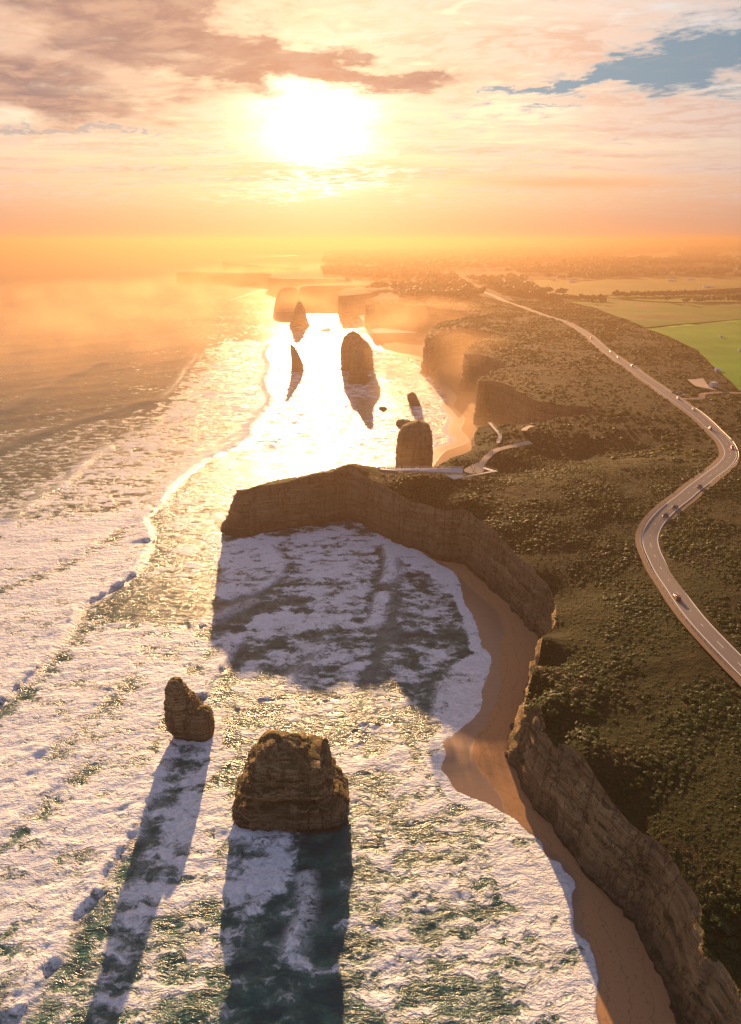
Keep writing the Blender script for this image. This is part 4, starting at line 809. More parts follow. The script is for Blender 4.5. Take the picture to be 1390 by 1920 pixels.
# ------------------------------------------------------------------ lookout: deck, ramp, paths, stair
def zt(x_, y_): return float(height(np.array([x_]), np.array([y_]))[0])
def slab(poly, th, lift=0.0, inset=None):
    """closed slab from a ring of (x,y,z)"""
    me = bpy.data.meshes.new('slab'); n = len(poly); ar = sum(poly[i][0] * poly[(i + 1) % n][1] - poly[(i + 1) % n][0] * poly[i][1] for i in range(n))
    if ar < 0: poly = poly[::-1]
    v = [(a, b, c) for a, b, c in poly] + [(a, b, c - th) for a, b, c in poly]
    f = [tuple(range(n)), tuple(range(2 * n - 1, n - 1, -1))] + [(i, i + n, (i + 1) % n + n, (i + 1) % n) for i in range(n)]
    me.from_pydata(v, [], f); me.update(); return me
dz_ = max(0, max(zt(a, b) + .5 - c for a, b, c in DECK)) if False else 0
ox, oy = DECK[0][0], DECK[0][1]
plat = empty('viewing_platform', (ox, oy, 0))
dk = [(a - ox, b - oy, max(c, zt(a, b) + .7)) for a, b, c in DECK]
obj('deck', slab(dk, .45), M['deck'], plat)
nplk = 26
A0, B0 = Vector(dk[0]), Vector(dk[1]); D0, C0 = Vector(dk[4]), Vector(dk[2])
pm = None
edge_pts = [dk[0], dk[1], dk[2], dk[3], dk[4]]
rail_m = MB()
for a, b in zip(edge_pts, edge_pts[1:] + edge_pts[:1]):
    if a is dk[1]: continue
    for hgt in (.55, 1.05): rail_m.bar((a[0], a[1], a[2] + hgt), (b[0], b[1], b[2] + hgt), .05)
obj('hand_rail', rail_m.mesh('hand_rail'), M['steel'], plat)
post = MB().box((0, 0, .55), (.1, .1, 1.1)).mesh('rail_post')
for a, b in zip(edge_pts, edge_pts[1:] + edge_pts[:1]):
    if a is dk[1]: continue
    L_ = math.dist(a, b); n_ = max(1, int(L_ / 2.6))
    for k_ in range(n_):
        t_ = k_ / n_; obj('rail_post', post, M['steel'], plat, (a[0] + (b[0] - a[0]) * t_, a[1] + (b[1] - a[1]) * t_, a[2] + (b[2] - a[2]) * t_))
pier = MB().box((0, 0, -4), (.35, .35, 8)).mesh('pier')
for k_ in range(9):
    for e_ in (.3, 1.7):
        t_ = (k_ + .5) / 9; p_ = A0 + (B0 - A0) * t_; q_ = D0 + (C0 - D0) * t_; w_ = p_ + (q_ - p_) * (e_ / 2)
        obj('pier', pier, M['timber'], plat, (w_.x, w_.y, w_.z - .46))
fas = MB().box(((dk[4][0] + dk[3][0]) / 2, (dk[4][1] + dk[3][1]) / 2 - .12, dk[3][2] - .9), (math.dist(dk[4][:2], dk[3][:2]), .18, 1.5), math.atan2(dk[3][1] - dk[4][1], dk[3][0] - dk[4][0])).mesh('fascia')
obj('fascia', fas, M['timber'], plat)
tag(plat, 'long pale viewing platform with steel rails on the headland, lined with people', 'viewing platform')
rp_ = [(a, b, max(c, zt(a, b) + .5)) for a, b, c in RAMP]
walk = empty('access_ramp', (rp_[0][0], rp_[0][1], 0))
obj('ramp_deck', slab([(a - rp_[0][0], b - rp_[0][1], c) for a, b, c in rp_], .4), M['pale_timber'], walk)
rm = MB()
for a, b in ((0, 1), (1, 2), (2, 3)):
    a, b = rp_[a], rp_[b]; rm.bar((a[0] - rp_[0][0], a[1] - rp_[0][1], a[2] + 1), (b[0] - rp_[0][0], b[1] - rp_[0][1], b[2] + 1), .06)
    n_ = int(math.dist(a, b) / 3)
    for k_ in range(n_ + 1):
        t_ = k_ / max(1, n_); x_, y_, z_ = (a[i] + (b[i] - a[i]) * t_ for i in range(3)); rm.bar((x_ - rp_[0][0], y_ - rp_[0][1], z_), (x_ - rp_[0][0], y_ - rp_[0][1], z_ + 1), .05)
obj('hand_rail', rm.mesh('hand_rail'), M['pale_timber'], walk)
tag(walk, 'pale switchback walkway below the right end of the viewing platform', 'walkway')
for k_, L_ in enumerate(PATHS):
    P_ = spline(L_, lambda p: 1.5); zz_ = height(P_[:, 0], P_[:, 1])
    T_ = np.gradient(P_[:, :2], axis=0); T_ /= np.linalg.norm(T_, axis=1)[:, None]; n_ = np.stack([T_[:, 1], -T_[:, 0]], 1)
    V_ = np.stack([np.column_stack([P_[:, :2] + n_ * o_, height((P_[:, :2] + n_ * o_)[:, 0], (P_[:, :2] + n_ * o_)[:, 1]) + .28]) for o_ in (-2.2, -.8, .8, 2.2)], 1).reshape(-1, 3)
    tag(obj('footpath', grid_mesh('footpath', V_, len(P_), 4), M['path']), ['pale footpath climbing from the platform towards the road', 'short pale track on the rise behind the stair'][k_], kind='structure')
sp_ = [(a, b, zt(a, b) + .35) for a, b, c in SANDPATCH]
tag(obj('sandy_clearing', slab(sp_, .3), M['path']), 'trampled sandy clearing at the landward end of the platform', kind='structure')
st_root = empty('boardwalk_stair', (STAIR[0][0], STAIR[0][1], 0)); sx0, sy0 = STAIR[0][:2]
S_ = spline(STAIR, lambda p: .9); sz = np.maximum(S_[:, 2], height(S_[:, 0], S_[:, 1]) + .6)
tread = MB().box((0, 0, 0), (2.4, .8, .14)).mesh('tread')
T_ = np.gradient(S_[:, :2], axis=0)
for p_, z_, t_ in zip(S_, sz, T_): obj('tread', tread, M['pale_timber'], st_root, (p_[0] - sx0, p_[1] - sy0, z_), math.atan2(t_[1], t_[0]) - math.pi / 2)
for s_ in (-1, 1):
    rm = MB()
    for i_ in range(len(S_) - 1):
        na = Vector((T_[i_][1], -T_[i_][0])).normalized() * 1.3 * s_; nb_ = Vector((T_[i_ + 1][1], -T_[i_ + 1][0])).normalized() * 1.3 * s_
        a = (S_[i_][0] - sx0 + na.x, S_[i_][1] - sy0 + na.y, sz[i_] + 1.1); b = (S_[i_ + 1][0] - sx0 + nb_.x, S_[i_ + 1][1] - sy0 + nb_.y, sz[i_ + 1] + 1.1)
        rm.bar(a, b, .09)
        if i_ % 3 == 0: rm.bar((a[0], a[1], a[2] - 2.5), a, .09)
    obj('hand_rail', rm.mesh('hand_rail'), M['pale_timber'], st_root)
tag(st_root, 'pale timber stair with handrails down the brown bluff past the footpath', 'stair')

# ------------------------------------------------------------------ people on the lookout
def person_mesh(name, pose):
    j = {'stand': [(0, 0, .95), (0, .02, 1.2), (0, .02, 1.42), (0, .02, 1.52), (0, .03, 1.66), (.17, .01, 1.38), (.24, .02, 1.12), (.22, .12, .90), (-.17, .01, 1.38), (-.25, .0, 1.12), (-.24, .1, .92), (.09, 0, .9), (.11, .02, .5), (.11, 0, .07), (.11, .14, .04), (-.09, 0, .9), (-.11, .02, .5), (-.12, 0, .07), (-.12, .14, .04)],
         'walk': [(0, 0, .94), (0, .03, 1.2), (0, .05, 1.42), (0, .06, 1.52), (0, .08, 1.66), (.17, .03, 1.38), (.22, -.10, 1.14), (.22, -.10, .92), (-.17, .05, 1.38), (-.22, .12, 1.14), (-.2, .26, .98), (.09, 0, .9), (.1, .2, .52), (.1, .27, .08), (.1, .41, .07), (-.09, 0, .9), (-.1, -.06, .5), (-.1, -.32, .13), (-.1, -.2, .04)]}[pose]
    rad = [.20, .20, .17, .07, .135, .07, .05, .035, .07, .05, .035, .105, .07, .05, .045, .105, .07, .05, .045]
    ed = [(0, 1), (1, 2), (2, 3), (3, 4), (2, 5), (5, 6), (6, 7), (2, 8), (8, 9), (9, 10), (0, 11), (11, 12), (12, 13), (13, 14), (0, 15), (15, 16), (16, 17), (17, 18)]
    me = bpy.data.meshes.new(name); me.from_pydata(j, ed, []); o = bpy.data.objects.new('tmp', me); COL.objects.link(o)
    sk = o.modifiers.new('s', 'SKIN'); sv = me.skin_vertices[0].data
    for v_, r_ in zip(sv, rad): v_.radius = (r_, r_ * .85)
    sv[0].use_root = True
    o.modifiers.new('d', 'SUBSURF').levels = 1
    dg = bpy.context.evaluated_depsgraph_get(); out = bpy.data.meshes.new_from_object(o.evaluated_get(dg)); out.name = name
    bpy.data.objects.remove(o); out.polygons.foreach_set('use_smooth', [True] * len(out.polygons)); return out
def person_mat(nm, top, leg):
    m, g, b, o = material(nm); tc = g.new('ShaderNodeTexCoord'); z_ = g.sep(tc.outputs['Object'])[2]
    c = g.mix(g.step(z_, .93, .95), leg, top); c = g.mix(g.step(z_, 1.49, 1.5), c, (.36, .22, .15)); c = g.mix(g.step(z_, 1.70, 1.72), c, (.03, .02, .015))
    g.put(b.inputs['Base Color'], c); b.inputs['Roughness'].default_value = .85; return m
pmesh = []
for i, (tp, lg) in enumerate((((.03, .035, .05), (.02, .02, .03)), ((.10, .05, .04), (.03, .03, .05)), ((.05, .05, .05), (.05, .04, .03)))):
    for pose in ('stand', 'walk'):
        me = person_mesh('person', pose); me.materials.append(person_mat('clothing', tp, lg)); pmesh.append(me)
def deck_z(x_, y_): return dk[0][2] + .02 if True else 0
for i, (px2, py2) in enumerate(FOLK_DECK):
    t_ = (px2 - DECK[0][0]) / (DECK[1][0] - DECK[0][0]); yy = DECK[0][1] - (.8 + (i * 37 % 10) * .08)
    zz_ = dk[0][2] + (dk[1][2] - dk[0][2]) * t_
    o = obj('person', pmesh[(i * 2) % 6], None, None, (px2, yy, zz_ + .0), random.uniform(0, 6.3)); o.scale = (1.08,) * 3
    tag(o, 'person in dark clothes standing along the rail of the viewing platform', 'person', 'people on the viewing platform')
for i, (px2, py2) in enumerate(FOLK_PATH):
    o = obj('person', pmesh[(i * 2 + 1) % 6], None, None, (px2, py2, zt(px2, py2) + .36), random.uniform(0, 6.3)); o.scale = (1.06,) * 3
    tag(o, 'person in dark clothes walking on the sandy clearing or footpath behind the platform', 'person', 'people on the footpath')

# ------------------------------------------------------------------ vehicles
def car_proto(kind):
    root = empty('parked_car' if kind == 'x' else 'car', (0, 0, 0))
    L_, W_, Hh = {'suv': (4.7, 1.95, 1.75), 'sedan': (4.6, 1.85, 1.45), 'van': (5.4, 2.05, 2.3)}[kind]
    def sect(x_, w, z0, z1, n=12, p=3.4):
        r_ = []
        for i in range(n):
            th_ = 2 * math.pi * i / n + math.pi / n; c_, s_ = math.cos(th_), math.sin(th_); e = 2 / p
            r_.append((x_, math.copysign(abs(c_) ** e, c_) * w / 2, (z0 + z1) / 2 + math.copysign(abs(s_) ** e, s_) * (z1 - z0) / 2))
        return r_
    zb = .32; zh = .98 if kind != 'van' else 1.15
    if kind == 'van': prof = [(-.5, .86, .95), (-.48, .97, zh), (-.2, 1, zh), (.2, 1, zh), (.40, .98, zh * .95), (.48, .92, .85), (.5, .82, .72)]
    else: prof = [(-.5, .84, .80), (-.485, .94, .92), (-.36, 1, zh), (0, 1, zh), (.22, 1, zh * .97), (.40, .97, .88), (.48, .90, .76), (.5, .80, .66)]
    body = MB().loft([sect(a * L_, w * W_, zb, z_) for a, w, z_ in prof])
    obj('body', body.mesh('body', True), None, root)
    if kind == 'van': cab = [(-.49, .80, zh + .1), (-.47, .92, Hh), (.10, .92, Hh), (.24, .90, Hh * .97), (.40, .84, zh + .05)]
    elif kind == 'suv': cab = [(-.49, .80, zh + .05), (-.42, .84, Hh - .05), (-.2, .86, Hh), (.05, .85, Hh - .03), (.24, .82, zh + .02)]
    else: cab = [(-.42, .80, zh + .02), (-.24, .80, Hh - .06), (-.08, .81, Hh), (.06, .80, Hh - .04), (.25, .80, zh + .02)]
    gl_ = MB().loft([sect(a * L_, w * W_, zh - .25, z_, p=4) for a, w, z_ in cab]); obj('window_glass', gl_.mesh('window_glass', True), M['glass'], root)
    a0, a1 = cab[1][0] * L_ * .98, cab[3][0] * L_
    rf_ = MB().box(((a0 + a1) / 2, 0, Hh - .02), (a1 - a0, W_ * .78, .09), 0, (.94, .92)); obj('roof', rf_.mesh('roof', False, .02), None, root)
    tm = MB().bar((0, -.11, 0), (0, .11, 0), .34, 16).mesh('tyre', True); rm_ = MB().bar((0, -.12, 0), (0, .12, 0), .21, 10).mesh('rim')
    for sx_ in (-.31, .32):
        for sy_ in (-1, 1):
            w_ = obj('wheel', tm, M['tyre'], root, (sx_ * L_, sy_ * (W_ / 2 - .10), .34)); obj('rim', rm_, M['rim'], w_)
    lm = MB().box((0, 0, 0), (.10, .36, .16)).mesh('headlight'); tm2 = MB().box((0, 0, 0), (.10, .30, .2)).mesh('tail_light')
    for sy_ in (-1, 1):
        obj('headlight', lm, M['lamp'], root, (.485 * L_, sy_ * W_ * .34, .68)); obj('tail_light', tm2, M['tail'], root, (-.492 * L_, sy_ * W_ * .35, .82))
    return root
def paint(nm, col, metal=.2): return plain(nm, col, .28, metal, .6)
PAINTS = {'dark red': paint('dark_red_paint', (.16, .03, .025)), 'black': paint('black_paint', (.015, .016, .018)), 'dark grey': paint('dark_grey_paint', (.06, .062, .066)), 'navy': paint('navy_paint', (.02, .03, .06)), 'red': paint('red_paint', (.42, .03, .02)), 'white': paint('white_car_paint', (.72, .72, .70), 0), 'silver': paint('silver_paint', (.45, .46, .47), .6)}
protos = {}
def car(kind, colour, loc, rz, label, group):
    if kind not in protos: protos[kind] = car_proto(kind); o = protos[kind]
    else: o = copy_tree(protos[kind]); o.name = 'car'
    o.location = loc; o.rotation_euler = (0, 0, rz)
    for ch in o.children:
        st = ch.name.split('.')[0]
        if st in ('body', 'roof'):
            if not ch.data.materials: ch.data.materials.append(None)
            ch.material_slots[0].link = 'OBJECT'; ch.material_slots[0].material = PAINTS[colour]
    tag(o, label, 'car', group); return o
CARL = [('suv', 'dark red', 'dark red car alone on the nearest straight of the road casting a long shadow'), ('suv', 'black', 'black car leading a pair into the lower bend'), ('sedan', 'dark grey', 'dark grey car following close behind the black one at the lower bend'),
 ('sedan', 'navy', 'dark blue car between the two bends of the road'), ('suv', 'dark grey', 'dark grey wagon on the road above the upper bend'), ('suv', 'red', 'red car at the right edge of the upper bend'), ('sedan', 'white', 'white car on the road just below the junction'),
 ('suv', 'white', 'white wagon on the road at the junction beside the parked cars'), ('van', 'white', 'white van at the start of the wide straight beyond the junction'), ('sedan', 'white', 'white sedan second along the straight beyond the junction'), ('suv', 'silver', 'silver car close in front of the second white sedan on the straight'),
 ('van', 'white', 'lone white van halfway up the straight'), ('suv', 'white', 'white car near the far end of the straight road'), ('van', 'white', 'farthest vehicle, a pale speck where the road fades into haze')]
for i, ((cx_, cy_), (kd, colr, lab)) in enumerate(zip(CARS, CARL)):
    k_ = ridx(cx_, cy_); k_ = min(max(k_, 1), len(rl) - 2); t_ = rl[k_ + 1][:2] - rl[k_ - 1][:2]; a_ = math.atan2(t_[1], t_[0])
    nn_ = np.array([math.sin(a_), -math.cos(a_)]); lat = float(np.dot(np.array([cx_, cy_]) - rl[k_][:2], nn_)); s_ = -1 if lat < 0 else 1
    q_ = rl[k_][:2] + nn_ * s_ * wid[k_] * .46
    # traffic keeps left: cars heading away drive on the seaward side
    car(kd, colr, (q_[0], q_[1], float(smooth_h(rl[k_][0], rl[k_][1])) + .505), a_ + (0 if s_ < 0 else math.pi), lab, 'cars on the coast road')
for i, ((cx_, cy_), (kd, colr, lab)) in enumerate(zip(PARKED, [('suv', 'dark grey', 'dark grey car parked nearest the road in the junction lay-by'), ('sedan', 'white', 'white car parked farthest from the road in the junction lay-by'), ('sedan', 'black', 'black car stopped on the roadside gravel before the junction lay-by')])):
    car(kd, colr, (cx_, cy_, zt(cx_, cy_) + .42), .5 + i * .15, lab, 'cars parked at the junction')

# ------------------------------------------------------------------ junction: side road, yard, hut
jr = ridx(*CARS[7]); jp = rl[jr][:2]
SIDE = [(jp[0], jp[1], 0), (jp[0] + 25, jp[1] + 6, 0), (HUT[0] - 20, HUT[1] - 25, 0), (HUT[0] + 14, HUT[1] - 22, 0), (HUT[0] + 60, HUT[1] - 36, 0), (HUT[0] + 160, HUT[1] - 60, 0)]
P_ = spline(SIDE, lambda p: 4)
T_ = np.gradient(P_[:, :2], axis=0); T_ /= np.linalg.norm(T_, axis=1)[:, None]; n_ = np.stack([T_[:, 1], -T_[:, 0]], 1)
V_ = np.stack([np.column_stack([P_[:, :2] + n_ * o_, height((P_[:, :2] + n_ * o_)[:, 0], (P_[:, :2] + n_ * o_)[:, 1]) + .40]) for o_ in (-3, -1, 1, 3)], 1).reshape(-1, 3)
tag(obj('side_road', grid_mesh('side_road', V_, len(P_), 4), M['verge']), 'gravel side road turning off at the junction', kind='structure')
yd = [(a, b, zt(a, b) + .45) for a, b in YARD]
tag(obj('paved_yard', slab(yd, .4), M['path']), 'pale paved yard beside the small hut', kind='structure')
hz0 = zt(*HUT) + .2; hut = empty('hut', (HUT[0], HUT[1], hz0), .3)
obj('wall', MB().box((0, 0, 2.0), (6, 4.5, 4.0)).mesh('wall'), M['white'], hut)
obj('roof', MB().box((0, 0, 4.25), (6.6, 5.1, .5), 0, (.9, .85)).mesh('roof'), M['steel'], hut)
dr = obj('door', MB().box((0, 0, 1.05), (1.0, .06, 2.1)).mesh('door'), M['timber'], hut, (-1.2, -2.285, 0)); obj('handle', MB().box((.35, -.06, 1.0), (.12, .06, .05)).mesh('handle'), M['steel'], dr)
for k_ in (0, 1): obj('window', MB().box((0, 0, 0), (1.1, .06, .9)).mesh('window'), M['glass'], hut, (1.0 + k_ * 1.5, -2.285, 2.0))
tag(hut, 'small white flat roofed hut beside the paved yard', 'hut')

# ------------------------------------------------------------------ farm sheds on the plain
SHL = ['pale shed on the left of the yellow paddock behind the belt', 'white shed at the near edge of the yellow paddock', 'low white shed far left in the yellow paddock', 'tiny pale shed near the road end of the yellow paddock', 'white farm shed alone in the middle of the bright green pasture', 'small white tank shed where scrub meets the bright pasture', 'white shed at the far right of the bright pasture']
for i, ((hx, hy), lab) in enumerate(zip(SHEDS, SHL)):
    big_ = i < 4; w_, d_, h_ = (26, 9, 4) if big_ else (4.5, 3, 2.2)
    rt = empty('farm_shed', (hx, hy, zt(hx, hy) + 1.4)); obj('wall', MB().box((0, 0, h_ / 2), (w_, d_, h_)).mesh('wall'), M['white'], rt)
    rf = MB(); rf.v = [(-w_ / 2 - .4, -d_ / 2 - .4, h_), (w_ / 2 + .4, -d_ / 2 - .4, h_), (w_ / 2 + .4, d_ / 2 + .4, h_), (-w_ / 2 - .4, d_ / 2 + .4, h_), (-w_ / 2 - .4, 0, h_ + d_ * .25), (w_ / 2 + .4, 0, h_ + d_ * .25)]
    rf.f = [(0, 1, 5, 4), (2, 3, 4, 5), (0, 4, 3), (1, 2, 5), (3, 2, 1, 0)]; obj('roof', rf.mesh('roof'), M['white'], rt)
    obj('door', MB().box((0, -d_ / 2 - .04, h_ * .4), (w_ * .16, .06, h_ * .8)).mesh('door'), M['timber'], rt)
    tag(rt, lab, 'shed', 'farm sheds')

# ------------------------------------------------------------------ plants
def tuft(seed, n=70, flat=.62, size=.34):
    r_ = np.random.default_rng(seed); V = []; F = []
    for i in range(n):
        u = r_.normal(size=3); u /= np.linalg.norm(u); u[2] = abs(u[2]); rad = r_.uniform(.62, 1.0) * (1 + .25 * math.sin(3 * math.atan2(u[1], u[0]) + seed))
        c = u * rad * np.array([1, 1, flat]); a = r_.normal(size=3); a -= a.dot(u) * u * .75; a /= np.linalg.norm(a); b = np.cross(u, a); b /= np.linalg.norm(b) + 1e-6
        s = size * r_.uniform(.6, 1.3); k_ = len(V)
        V += [c - a * s - b * s * .5, c + a * s * .9 - b * s * .6, c + a * s * .7 + b * s * .7 + u * s * .4, c - a * s * .8 + b * s * .6]; F.append((k_, k_ + 1, k_ + 2, k_ + 3))
    return V, F
shrub_meshes = []
for i in range(6):
    V_, F_ = tuft(600 + i, 80 if i < 4 else 110, (.5, .62, .7, .45, .8, .9)[i], .33)
    # dark twiggy core so the ground does not shine through
    core = MB().loft([[(.62 * s_ * math.cos(t_), .62 * s_ * math.sin(t_), z_) for t_ in np.linspace(0, 2 * math.pi, 9)[:-1]] for s_, z_ in ((1.0, -.1), (.95, .2), (.6, .4), (.1, .48))])
    k_ = len(V_); V_ = [tuple(q) for q in V_] + core.v; F_ = F_ + [tuple(j + k_ for j in f) for f in core.f]
    me = bpy.data.meshes.new('shrub'); me.from_pydata(V_, [], F_); me.materials.append(M['leaf']); me.update(); shrub_meshes.append(me)
def scatter_points(n, r0, r1, seed):
    r_ = np.random.default_rng(seed)
    rr = np.sqrt(r_.uniform(r0 ** 2, r1 ** 2, n)); aa = np.radians(r_.uniform(-16, 56, n)); X, Y = rr * np.sin(aa), rr * np.cos(aa)
    ok = inside(X, Y, ring); X, Y = X[ok], Y[ok]
    dr = dist_line(X, Y, [tuple(q[:2]) for q in rl[::3]])[0]; wloc = np.interp(np.hypot(X, Y), np.sort(rdist), wid[np.argsort(rdist)])
    ok = dr > wloc + 2.6
    for poly in PADD: ok &= ~inside(X, Y, poly)
    for L_ in PATHS: ok &= dist_line(X, Y, [q[:2] for q in L_])[0] > 3.2
    ok &= dist_line(X, Y, [q[:2] for q in P_])[0] > 5
    ok &= ~inside(X, Y, [q[:2] for q in SANDPATCH]) & ~inside(X, Y, YARD) & ~inside(X, Y, [q[:2] for q in RAMP]) & ~inside(X, Y, [q[:2] for q in DECK])
    ok &= dist_line(X, Y, [q[:2] for q in DECK], True)[0] > 1.5
    ok &= (X - HUT[0]) ** 2 + (Y - HUT[1]) ** 2 > 64
    for cx_, cy_ in PARKED: ok &= (X - cx_) ** 2 + (Y - cy_) ** 2 > 36
    bare = fbm(X / 26, Y / 26, oct=3, seed=61); ok &= r_.uniform(-.75, .35, len(X)) < bare * 1.4 + .02
    X, Y = X[ok], Y[ok]
    return X, Y, height(X, Y), r_
XA, YA, ZA, ra = scatter_points(150000, 70, 430, 71)
sa_ = (.38 + .75 * ra.random(len(XA)) ** 3) * (1 + 1.1 * np.clip(fbm(XA / 22, YA / 22, oct=2, seed=65), -.4, 1))
XB, YB, ZB, rb = scatter_points(90000, 430, 1500, 73)
sb_ = (1.0 + 1.1 * rb.random(len(XB)) ** 2) * (1 + .7 * np.clip(fbm(XB / 60, YB / 60, oct=2, seed=66), -.4, 1)) * (1 + .4 * sstep(np.hypot(XB, YB), 600, 1400))
X_, Y_, Z_, S_c = np.concatenate([XA, XB]), np.concatenate([YA, YB]), np.concatenate([ZA, ZB]), np.concatenate([sa_, sb_])
show = S_c / np.hypot(X_, np.hypot(Y_, 140)); ax = X_ / np.maximum(Y_, 1)
vis = (np.abs(ax) < .60 + 0 * ax) & (Y_ > 75) & (ax > 0)
order = np.argsort(-(show * vis)); pick = order[:300]; rest = np.setdiff1d(np.arange(len(X_)), pick)
for i in pick:
    o = bpy.data.objects.new('coastal_shrub', shrub_meshes[int(rng.integers(0, 6))]); COL.objects.link(o)
    s_ = float(S_c[i]); o.location = (float(X_[i]), float(Y_[i]), float(Z_[i]) - .12 * s_); o.scale = (s_ * 1.15, s_, s_ * rng.uniform(.55, .85)); o.rotation_euler = (0, 0, rng.uniform(0, 6.28))
    tag(o, 'one of the larger rounded dark green shrubs on the near clifftop heath', 'shrub', 'shrubs on the near clifftop')
def instancer(name, X, Y, Z, S, meshes, lab, zs=(.7, 1.0)):
    src = bpy.data.collections.new(name + '_source')
    for k_, me in enumerate(meshes):
        o = bpy.data.objects.new(name + '_variant', me); src.objects.link(o)
    pm_ = bpy.data.meshes.new(name); n_ = len(X); pm_.vertices.add(n_); pm_.vertices.foreach_set('co', np.column_stack([X, Y, Z]).astype(np.float32).ravel())
    r_ = np.random.default_rng(3)
    at = pm_.attributes.new('rot', 'FLOAT_VECTOR', 'POINT'); at.data.foreach_set('vector', np.column_stack([r_.uniform(-.1, .1, n_), r_.uniform(-.1, .1, n_), r_.uniform(0, 6.28, n_)]).astype(np.float32).ravel())
    at = pm_.attributes.new('size', 'FLOAT_VECTOR', 'POINT'); at.data.foreach_set('vector', np.column_stack([S * r_.uniform(.9, 1.25, n_), S * r_.uniform(.8, 1.1, n_), S * r_.uniform(*zs, n_)]).astype(np.float32).ravel())
    at = pm_.attributes.new('which', 'INT', 'POINT'); at.data.foreach_set('value', r_.integers(0, len(meshes), n_).astype(np.int32))
    o = obj(name, pm_); ng = bpy.data.node_groups.new(name, 'GeometryNodeTree')
    ng.interface.new_socket('Geometry', in_out='INPUT', socket_type='NodeSocketGeometry'); ng.interface.new_socket('Geometry', in_out='OUTPUT', socket_type='NodeSocketGeometry')
    nn = ng.nodes; gi, go = nn.new('NodeGroupInput'), nn.new('NodeGroupOutput'); ci = nn.new('GeometryNodeCollectionInfo'); ci.inputs['Collection'].default_value = src
    ci.inputs['Separate Children'].default_value = True; ci.inputs['Reset Children'].default_value = True
    ip = nn.new('GeometryNodeInstanceOnPoints'); ip.inputs['Pick Instance'].default_value = True
    def named(nm_, ty):
        q = nn.new('GeometryNodeInputNamedAttribute'); q.data_type = ty; q.inputs[0].default_value = nm_; return q.outputs[0]
    ng.links.new(gi.outputs[0], ip.inputs['Points']); ng.links.new(ci.outputs[0], ip.inputs['Instance'])
    ng.links.new(named('which', 'INT'), ip.inputs['Instance Index'])
    e2r = nn.new('FunctionNodeEulerToRotation'); ng.links.new(named('rot', 'FLOAT_VECTOR'), e2r.inputs[0]); ng.links.new(e2r.outputs[0], ip.inputs['Rotation'])
    ng.links.new(named('size', 'FLOAT_VECTOR'), ip.inputs['Scale']); ng.links.new(ip.outputs[0], go.inputs[0])
    md = o.modifiers.new('scatter', 'NODES'); md.node_group = ng
    return tag(o, lab, kind='stuff')
instancer('heath_scrub', X_[rest], Y_[rest], Z_[rest] - .1, S_c[rest], shrub_meshes, 'low wind-clipped coastal scrub covering the clifftops', (.4, .75))

# trees on the plain
def tree_crown(seed):
    r_ = np.random.default_rng(seed); V = []; F = []
    for j in range(7):
        c = np.array([r_.normal(0, 1.5), r_.normal(0, 1.5), r_.uniform(3.2, 6.2)]); s = r_.uniform(1.2, 2.1); v_, f_ = tuft(seed * 31 + j, 34, .8, .42); k_ = len(V)
        V += [tuple(c + np.array(q) * s) for q in v_]; F += [tuple(i + k_ for i in q) for q in f_]
    me = bpy.data.meshes.new('crown'); me.from_pydata(V, [], F); me.materials.append(M['tree']); me.update(); return me
crowns = [tree_crown(40 + i) for i in range(4)]
tk = MB().bar((0, 0, -.3), (.15, 0, 2.2), .32, 8, .24); tk.bar((.15, 0, 2.1), (1.2, .5, 4.2), .2, 6, .08); tk.bar((.15, 0, 2.1), (-1.0, -.4, 4.4), .2, 6, .08); tk.bar((.15, 0, 2.1), (.1, .8, 5.2), .2, 6, .07); tkm = tk.mesh('trunk', True)
TRL = ['lone dark tree left of the hedge end in the dull paddock', 'second lone tree beside the hedge end in the dull paddock', 'single tree left of the farm clump on the plain'] + ['dark tree in the farm clump on the right of the plain'] * 10
for i, ((tx_, ty_), lab) in enumerate(zip(TREES, TRL)):
    rt = empty('tree', (tx_, ty_, zt(tx_, ty_) + .8), i * 1.7); s_ = 1.3 + .5 * ((i * 7) % 5) / 5; rt.scale = (s_ * 1.2, s_ * 1.2, s_)
    obj('trunk', tkm, M['bark'], rt); obj('crown', crowns[i % 4], None, rt); tag(rt, lab, 'tree', 'trees on the plain')
bx_l, by_l = [], []
for L_ in BELTS:
    q_ = spline([(*p_, 0) for p_ in L_], lambda p: 4)
    for p_ in q_:
        for _ in range(3): bx_l.append(p_[0] + rng.normal(0, 2)); by_l.append(p_[1] + rng.uniform(-12, 12))
bx_l, by_l = np.array(bx_l), np.array(by_l)
instancer('tree_belt', bx_l, by_l, height(bx_l, by_l) + .6, np.random.default_rng(8).uniform(1.0, 1.9, len(bx_l)), crowns, 'dark shelter belt of trees between the far paddocks', (.8, 1.1))
# far woodland patches on the plain
wr_ = np.random.default_rng(15); wx, wy = [], []
for _ in range(9000):
    r0_ = math.exp(wr_.uniform(math.log(1500), math.log(7000))); a_ = math.radians(wr_.uniform(-4, 36)); wx.append(r0_ * math.sin(a_)); wy.append(r0_ * math.cos(a_))
wx, wy = np.array(wx), np.array(wy); ok = inside(wx, wy, ring) & (fbm(wx / 420, wy / 160, oct=3, seed=88) > -.02)
for poly in PADD: ok &= ~inside(wx, wy, poly)
ok &= dist_line(wx, wy, _cst)[0] > 60
ok &= dist_line(wx, wy, _rd)[0] > 30
wx, wy = wx[ok], wy[ok]
instancer('far_woodland', wx, wy, height(wx, wy), np.random.default_rng(9).uniform(1.4, 2.6, len(wx)) * (1 + np.hypot(wx, wy) / 4000), crowns, 'dark woodland patches fading into the haze on the plain', (.6, .9))

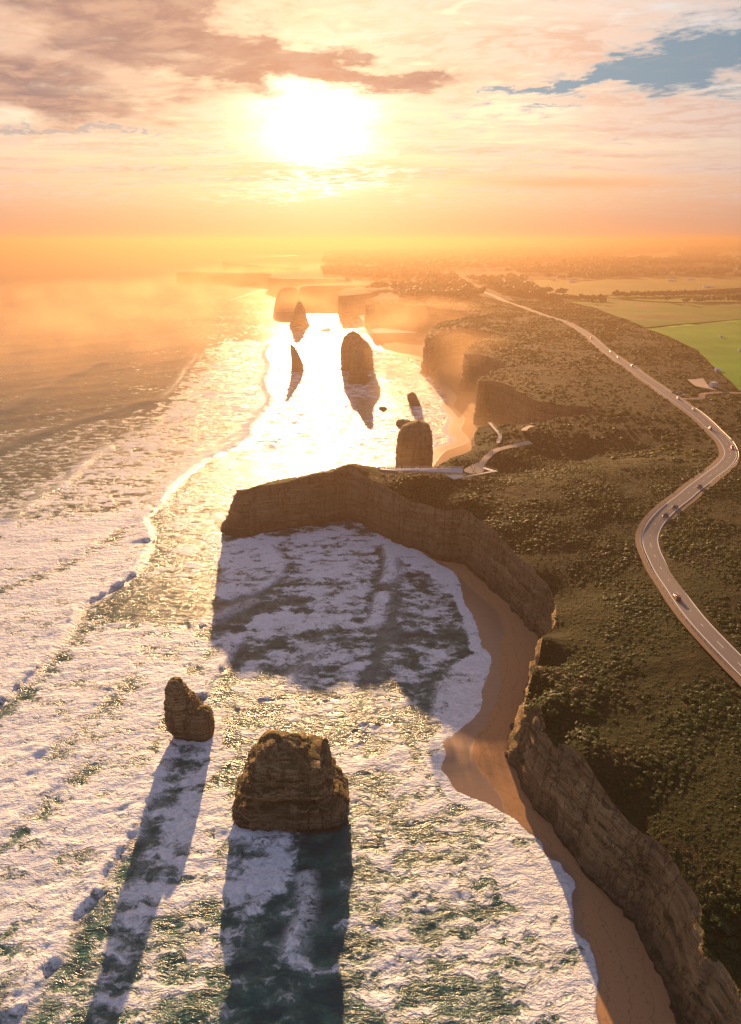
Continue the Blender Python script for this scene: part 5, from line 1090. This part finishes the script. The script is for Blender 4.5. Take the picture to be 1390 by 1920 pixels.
# ------------------------------------------------------------------ haze: one even volume round everything
hz = MB().box((3500, 6800, 97), (20000, 16400, 202)).mesh('haze'); hm = bpy.data.materials.new('sea_haze'); hm.use_nodes = True; hg = G(hm.node_tree); hg.n.clear()
pv = hg.new('ShaderNodeVolumePrincipled'); hg.put(pv.inputs['Color'], (.225, .148, .094)); pv.inputs['Density'].default_value = 3.5e-4; pv.inputs['Anisotropy'].default_value = .54
ho = hg.new('ShaderNodeOutputMaterial'); hg.l.new(pv.outputs[0], ho.inputs['Volume'])
tag(obj('haze', hz, hm), 'golden sea haze over the whole coast', kind='stuff')

# drifting spray against the far cliffs: soft-edged banks of sea mist, plus banks added to lighten the water
def mist(name, c, s, dens, lab):
    bm = bmesh.new(); bmesh.ops.create_icosphere(bm, subdivisions=3, radius=1.0); me = bpy.data.meshes.new(name); bm.to_mesh(me); bm.free()
    m = bpy.data.materials.new('sea_mist'); m.use_nodes = True; q = G(m.node_tree); q.n.clear()
    tc = q.new('ShaderNodeTexCoord'); p = tc.outputs['Object']; r2 = q.vmath('DOT_PRODUCT', p, p)
    geo = q.new('ShaderNodeNewGeometry'); n = q.noise(geo.outputs['Position'], .011, 2, .5)
    f = q.mul(q.step(r2, 1.0, .1), q.step(n, .36, .66))
    v = q.new('ShaderNodeVolumePrincipled'); q.put(v.inputs['Color'], (.80, .55, .34)); q.put(v.inputs['Density'], q.mul(f, dens)); v.inputs['Anisotropy'].default_value = .55
    oo = q.new('ShaderNodeOutputMaterial'); q.l.new(v.outputs[0], oo.inputs['Volume'])
    o = obj(name, me, m, None, c); o.scale = s; return tag(o, lab, kind='stuff')
mist('sea_mist', (115, 560, 18), (75, 110, 48), 3.2e-3, 'thin spray hanging in the cove behind the stair')
mist('sea_mist', (95, 830, 22), (130, 170, 55), 3.4e-3, 'golden spray drifting against the middle cliffs')
mist('sea_mist', (60, 1260, 25), (230, 220, 62), 3.2e-3, 'golden spray filling the cove of the long far cliff')
mist('sea_mist', (-90, 1900, 25), (330, 330, 65), 1.5e-3, 'bright spray around the farthest stacks')
mist('sea_mist', (-350, 3000, 25), (700, 600, 70), 1.4e-3, 'bright haze bank at the foot of the farthest headlands')
mist('sea_mist', (-55, 830, 8), (150, 240, 30), 3.5e-4, 'low golden haze added to lighten the glittering water round the middle stacks')  # added bank: its scattering lifts the stack shadows on the water
mist('sea_mist', (-25, 400, 34), (85, 40, 22), 2.4e-3, 'golden spray blowing over the crest of the near headland')
mist('sea_mist', (-160, 1620, 18), (130, 80, 62), 3.5e-3, 'spray veil between the pointed spire and the square far stack')
mist('sea_mist', (-850, 1800, 8), (800, 1420, 60), 9.0e-4, 'thin peach haze added to brighten the open sea at left')  # added to lift the dark left sea towards peach
mist('sea_mist', (-620, 1180, 6), (560, 760, 45), 8.0e-4, 'thin peach haze added to brighten the nearer swells at left')  # added bank standing in for bright sky reflected by the swells
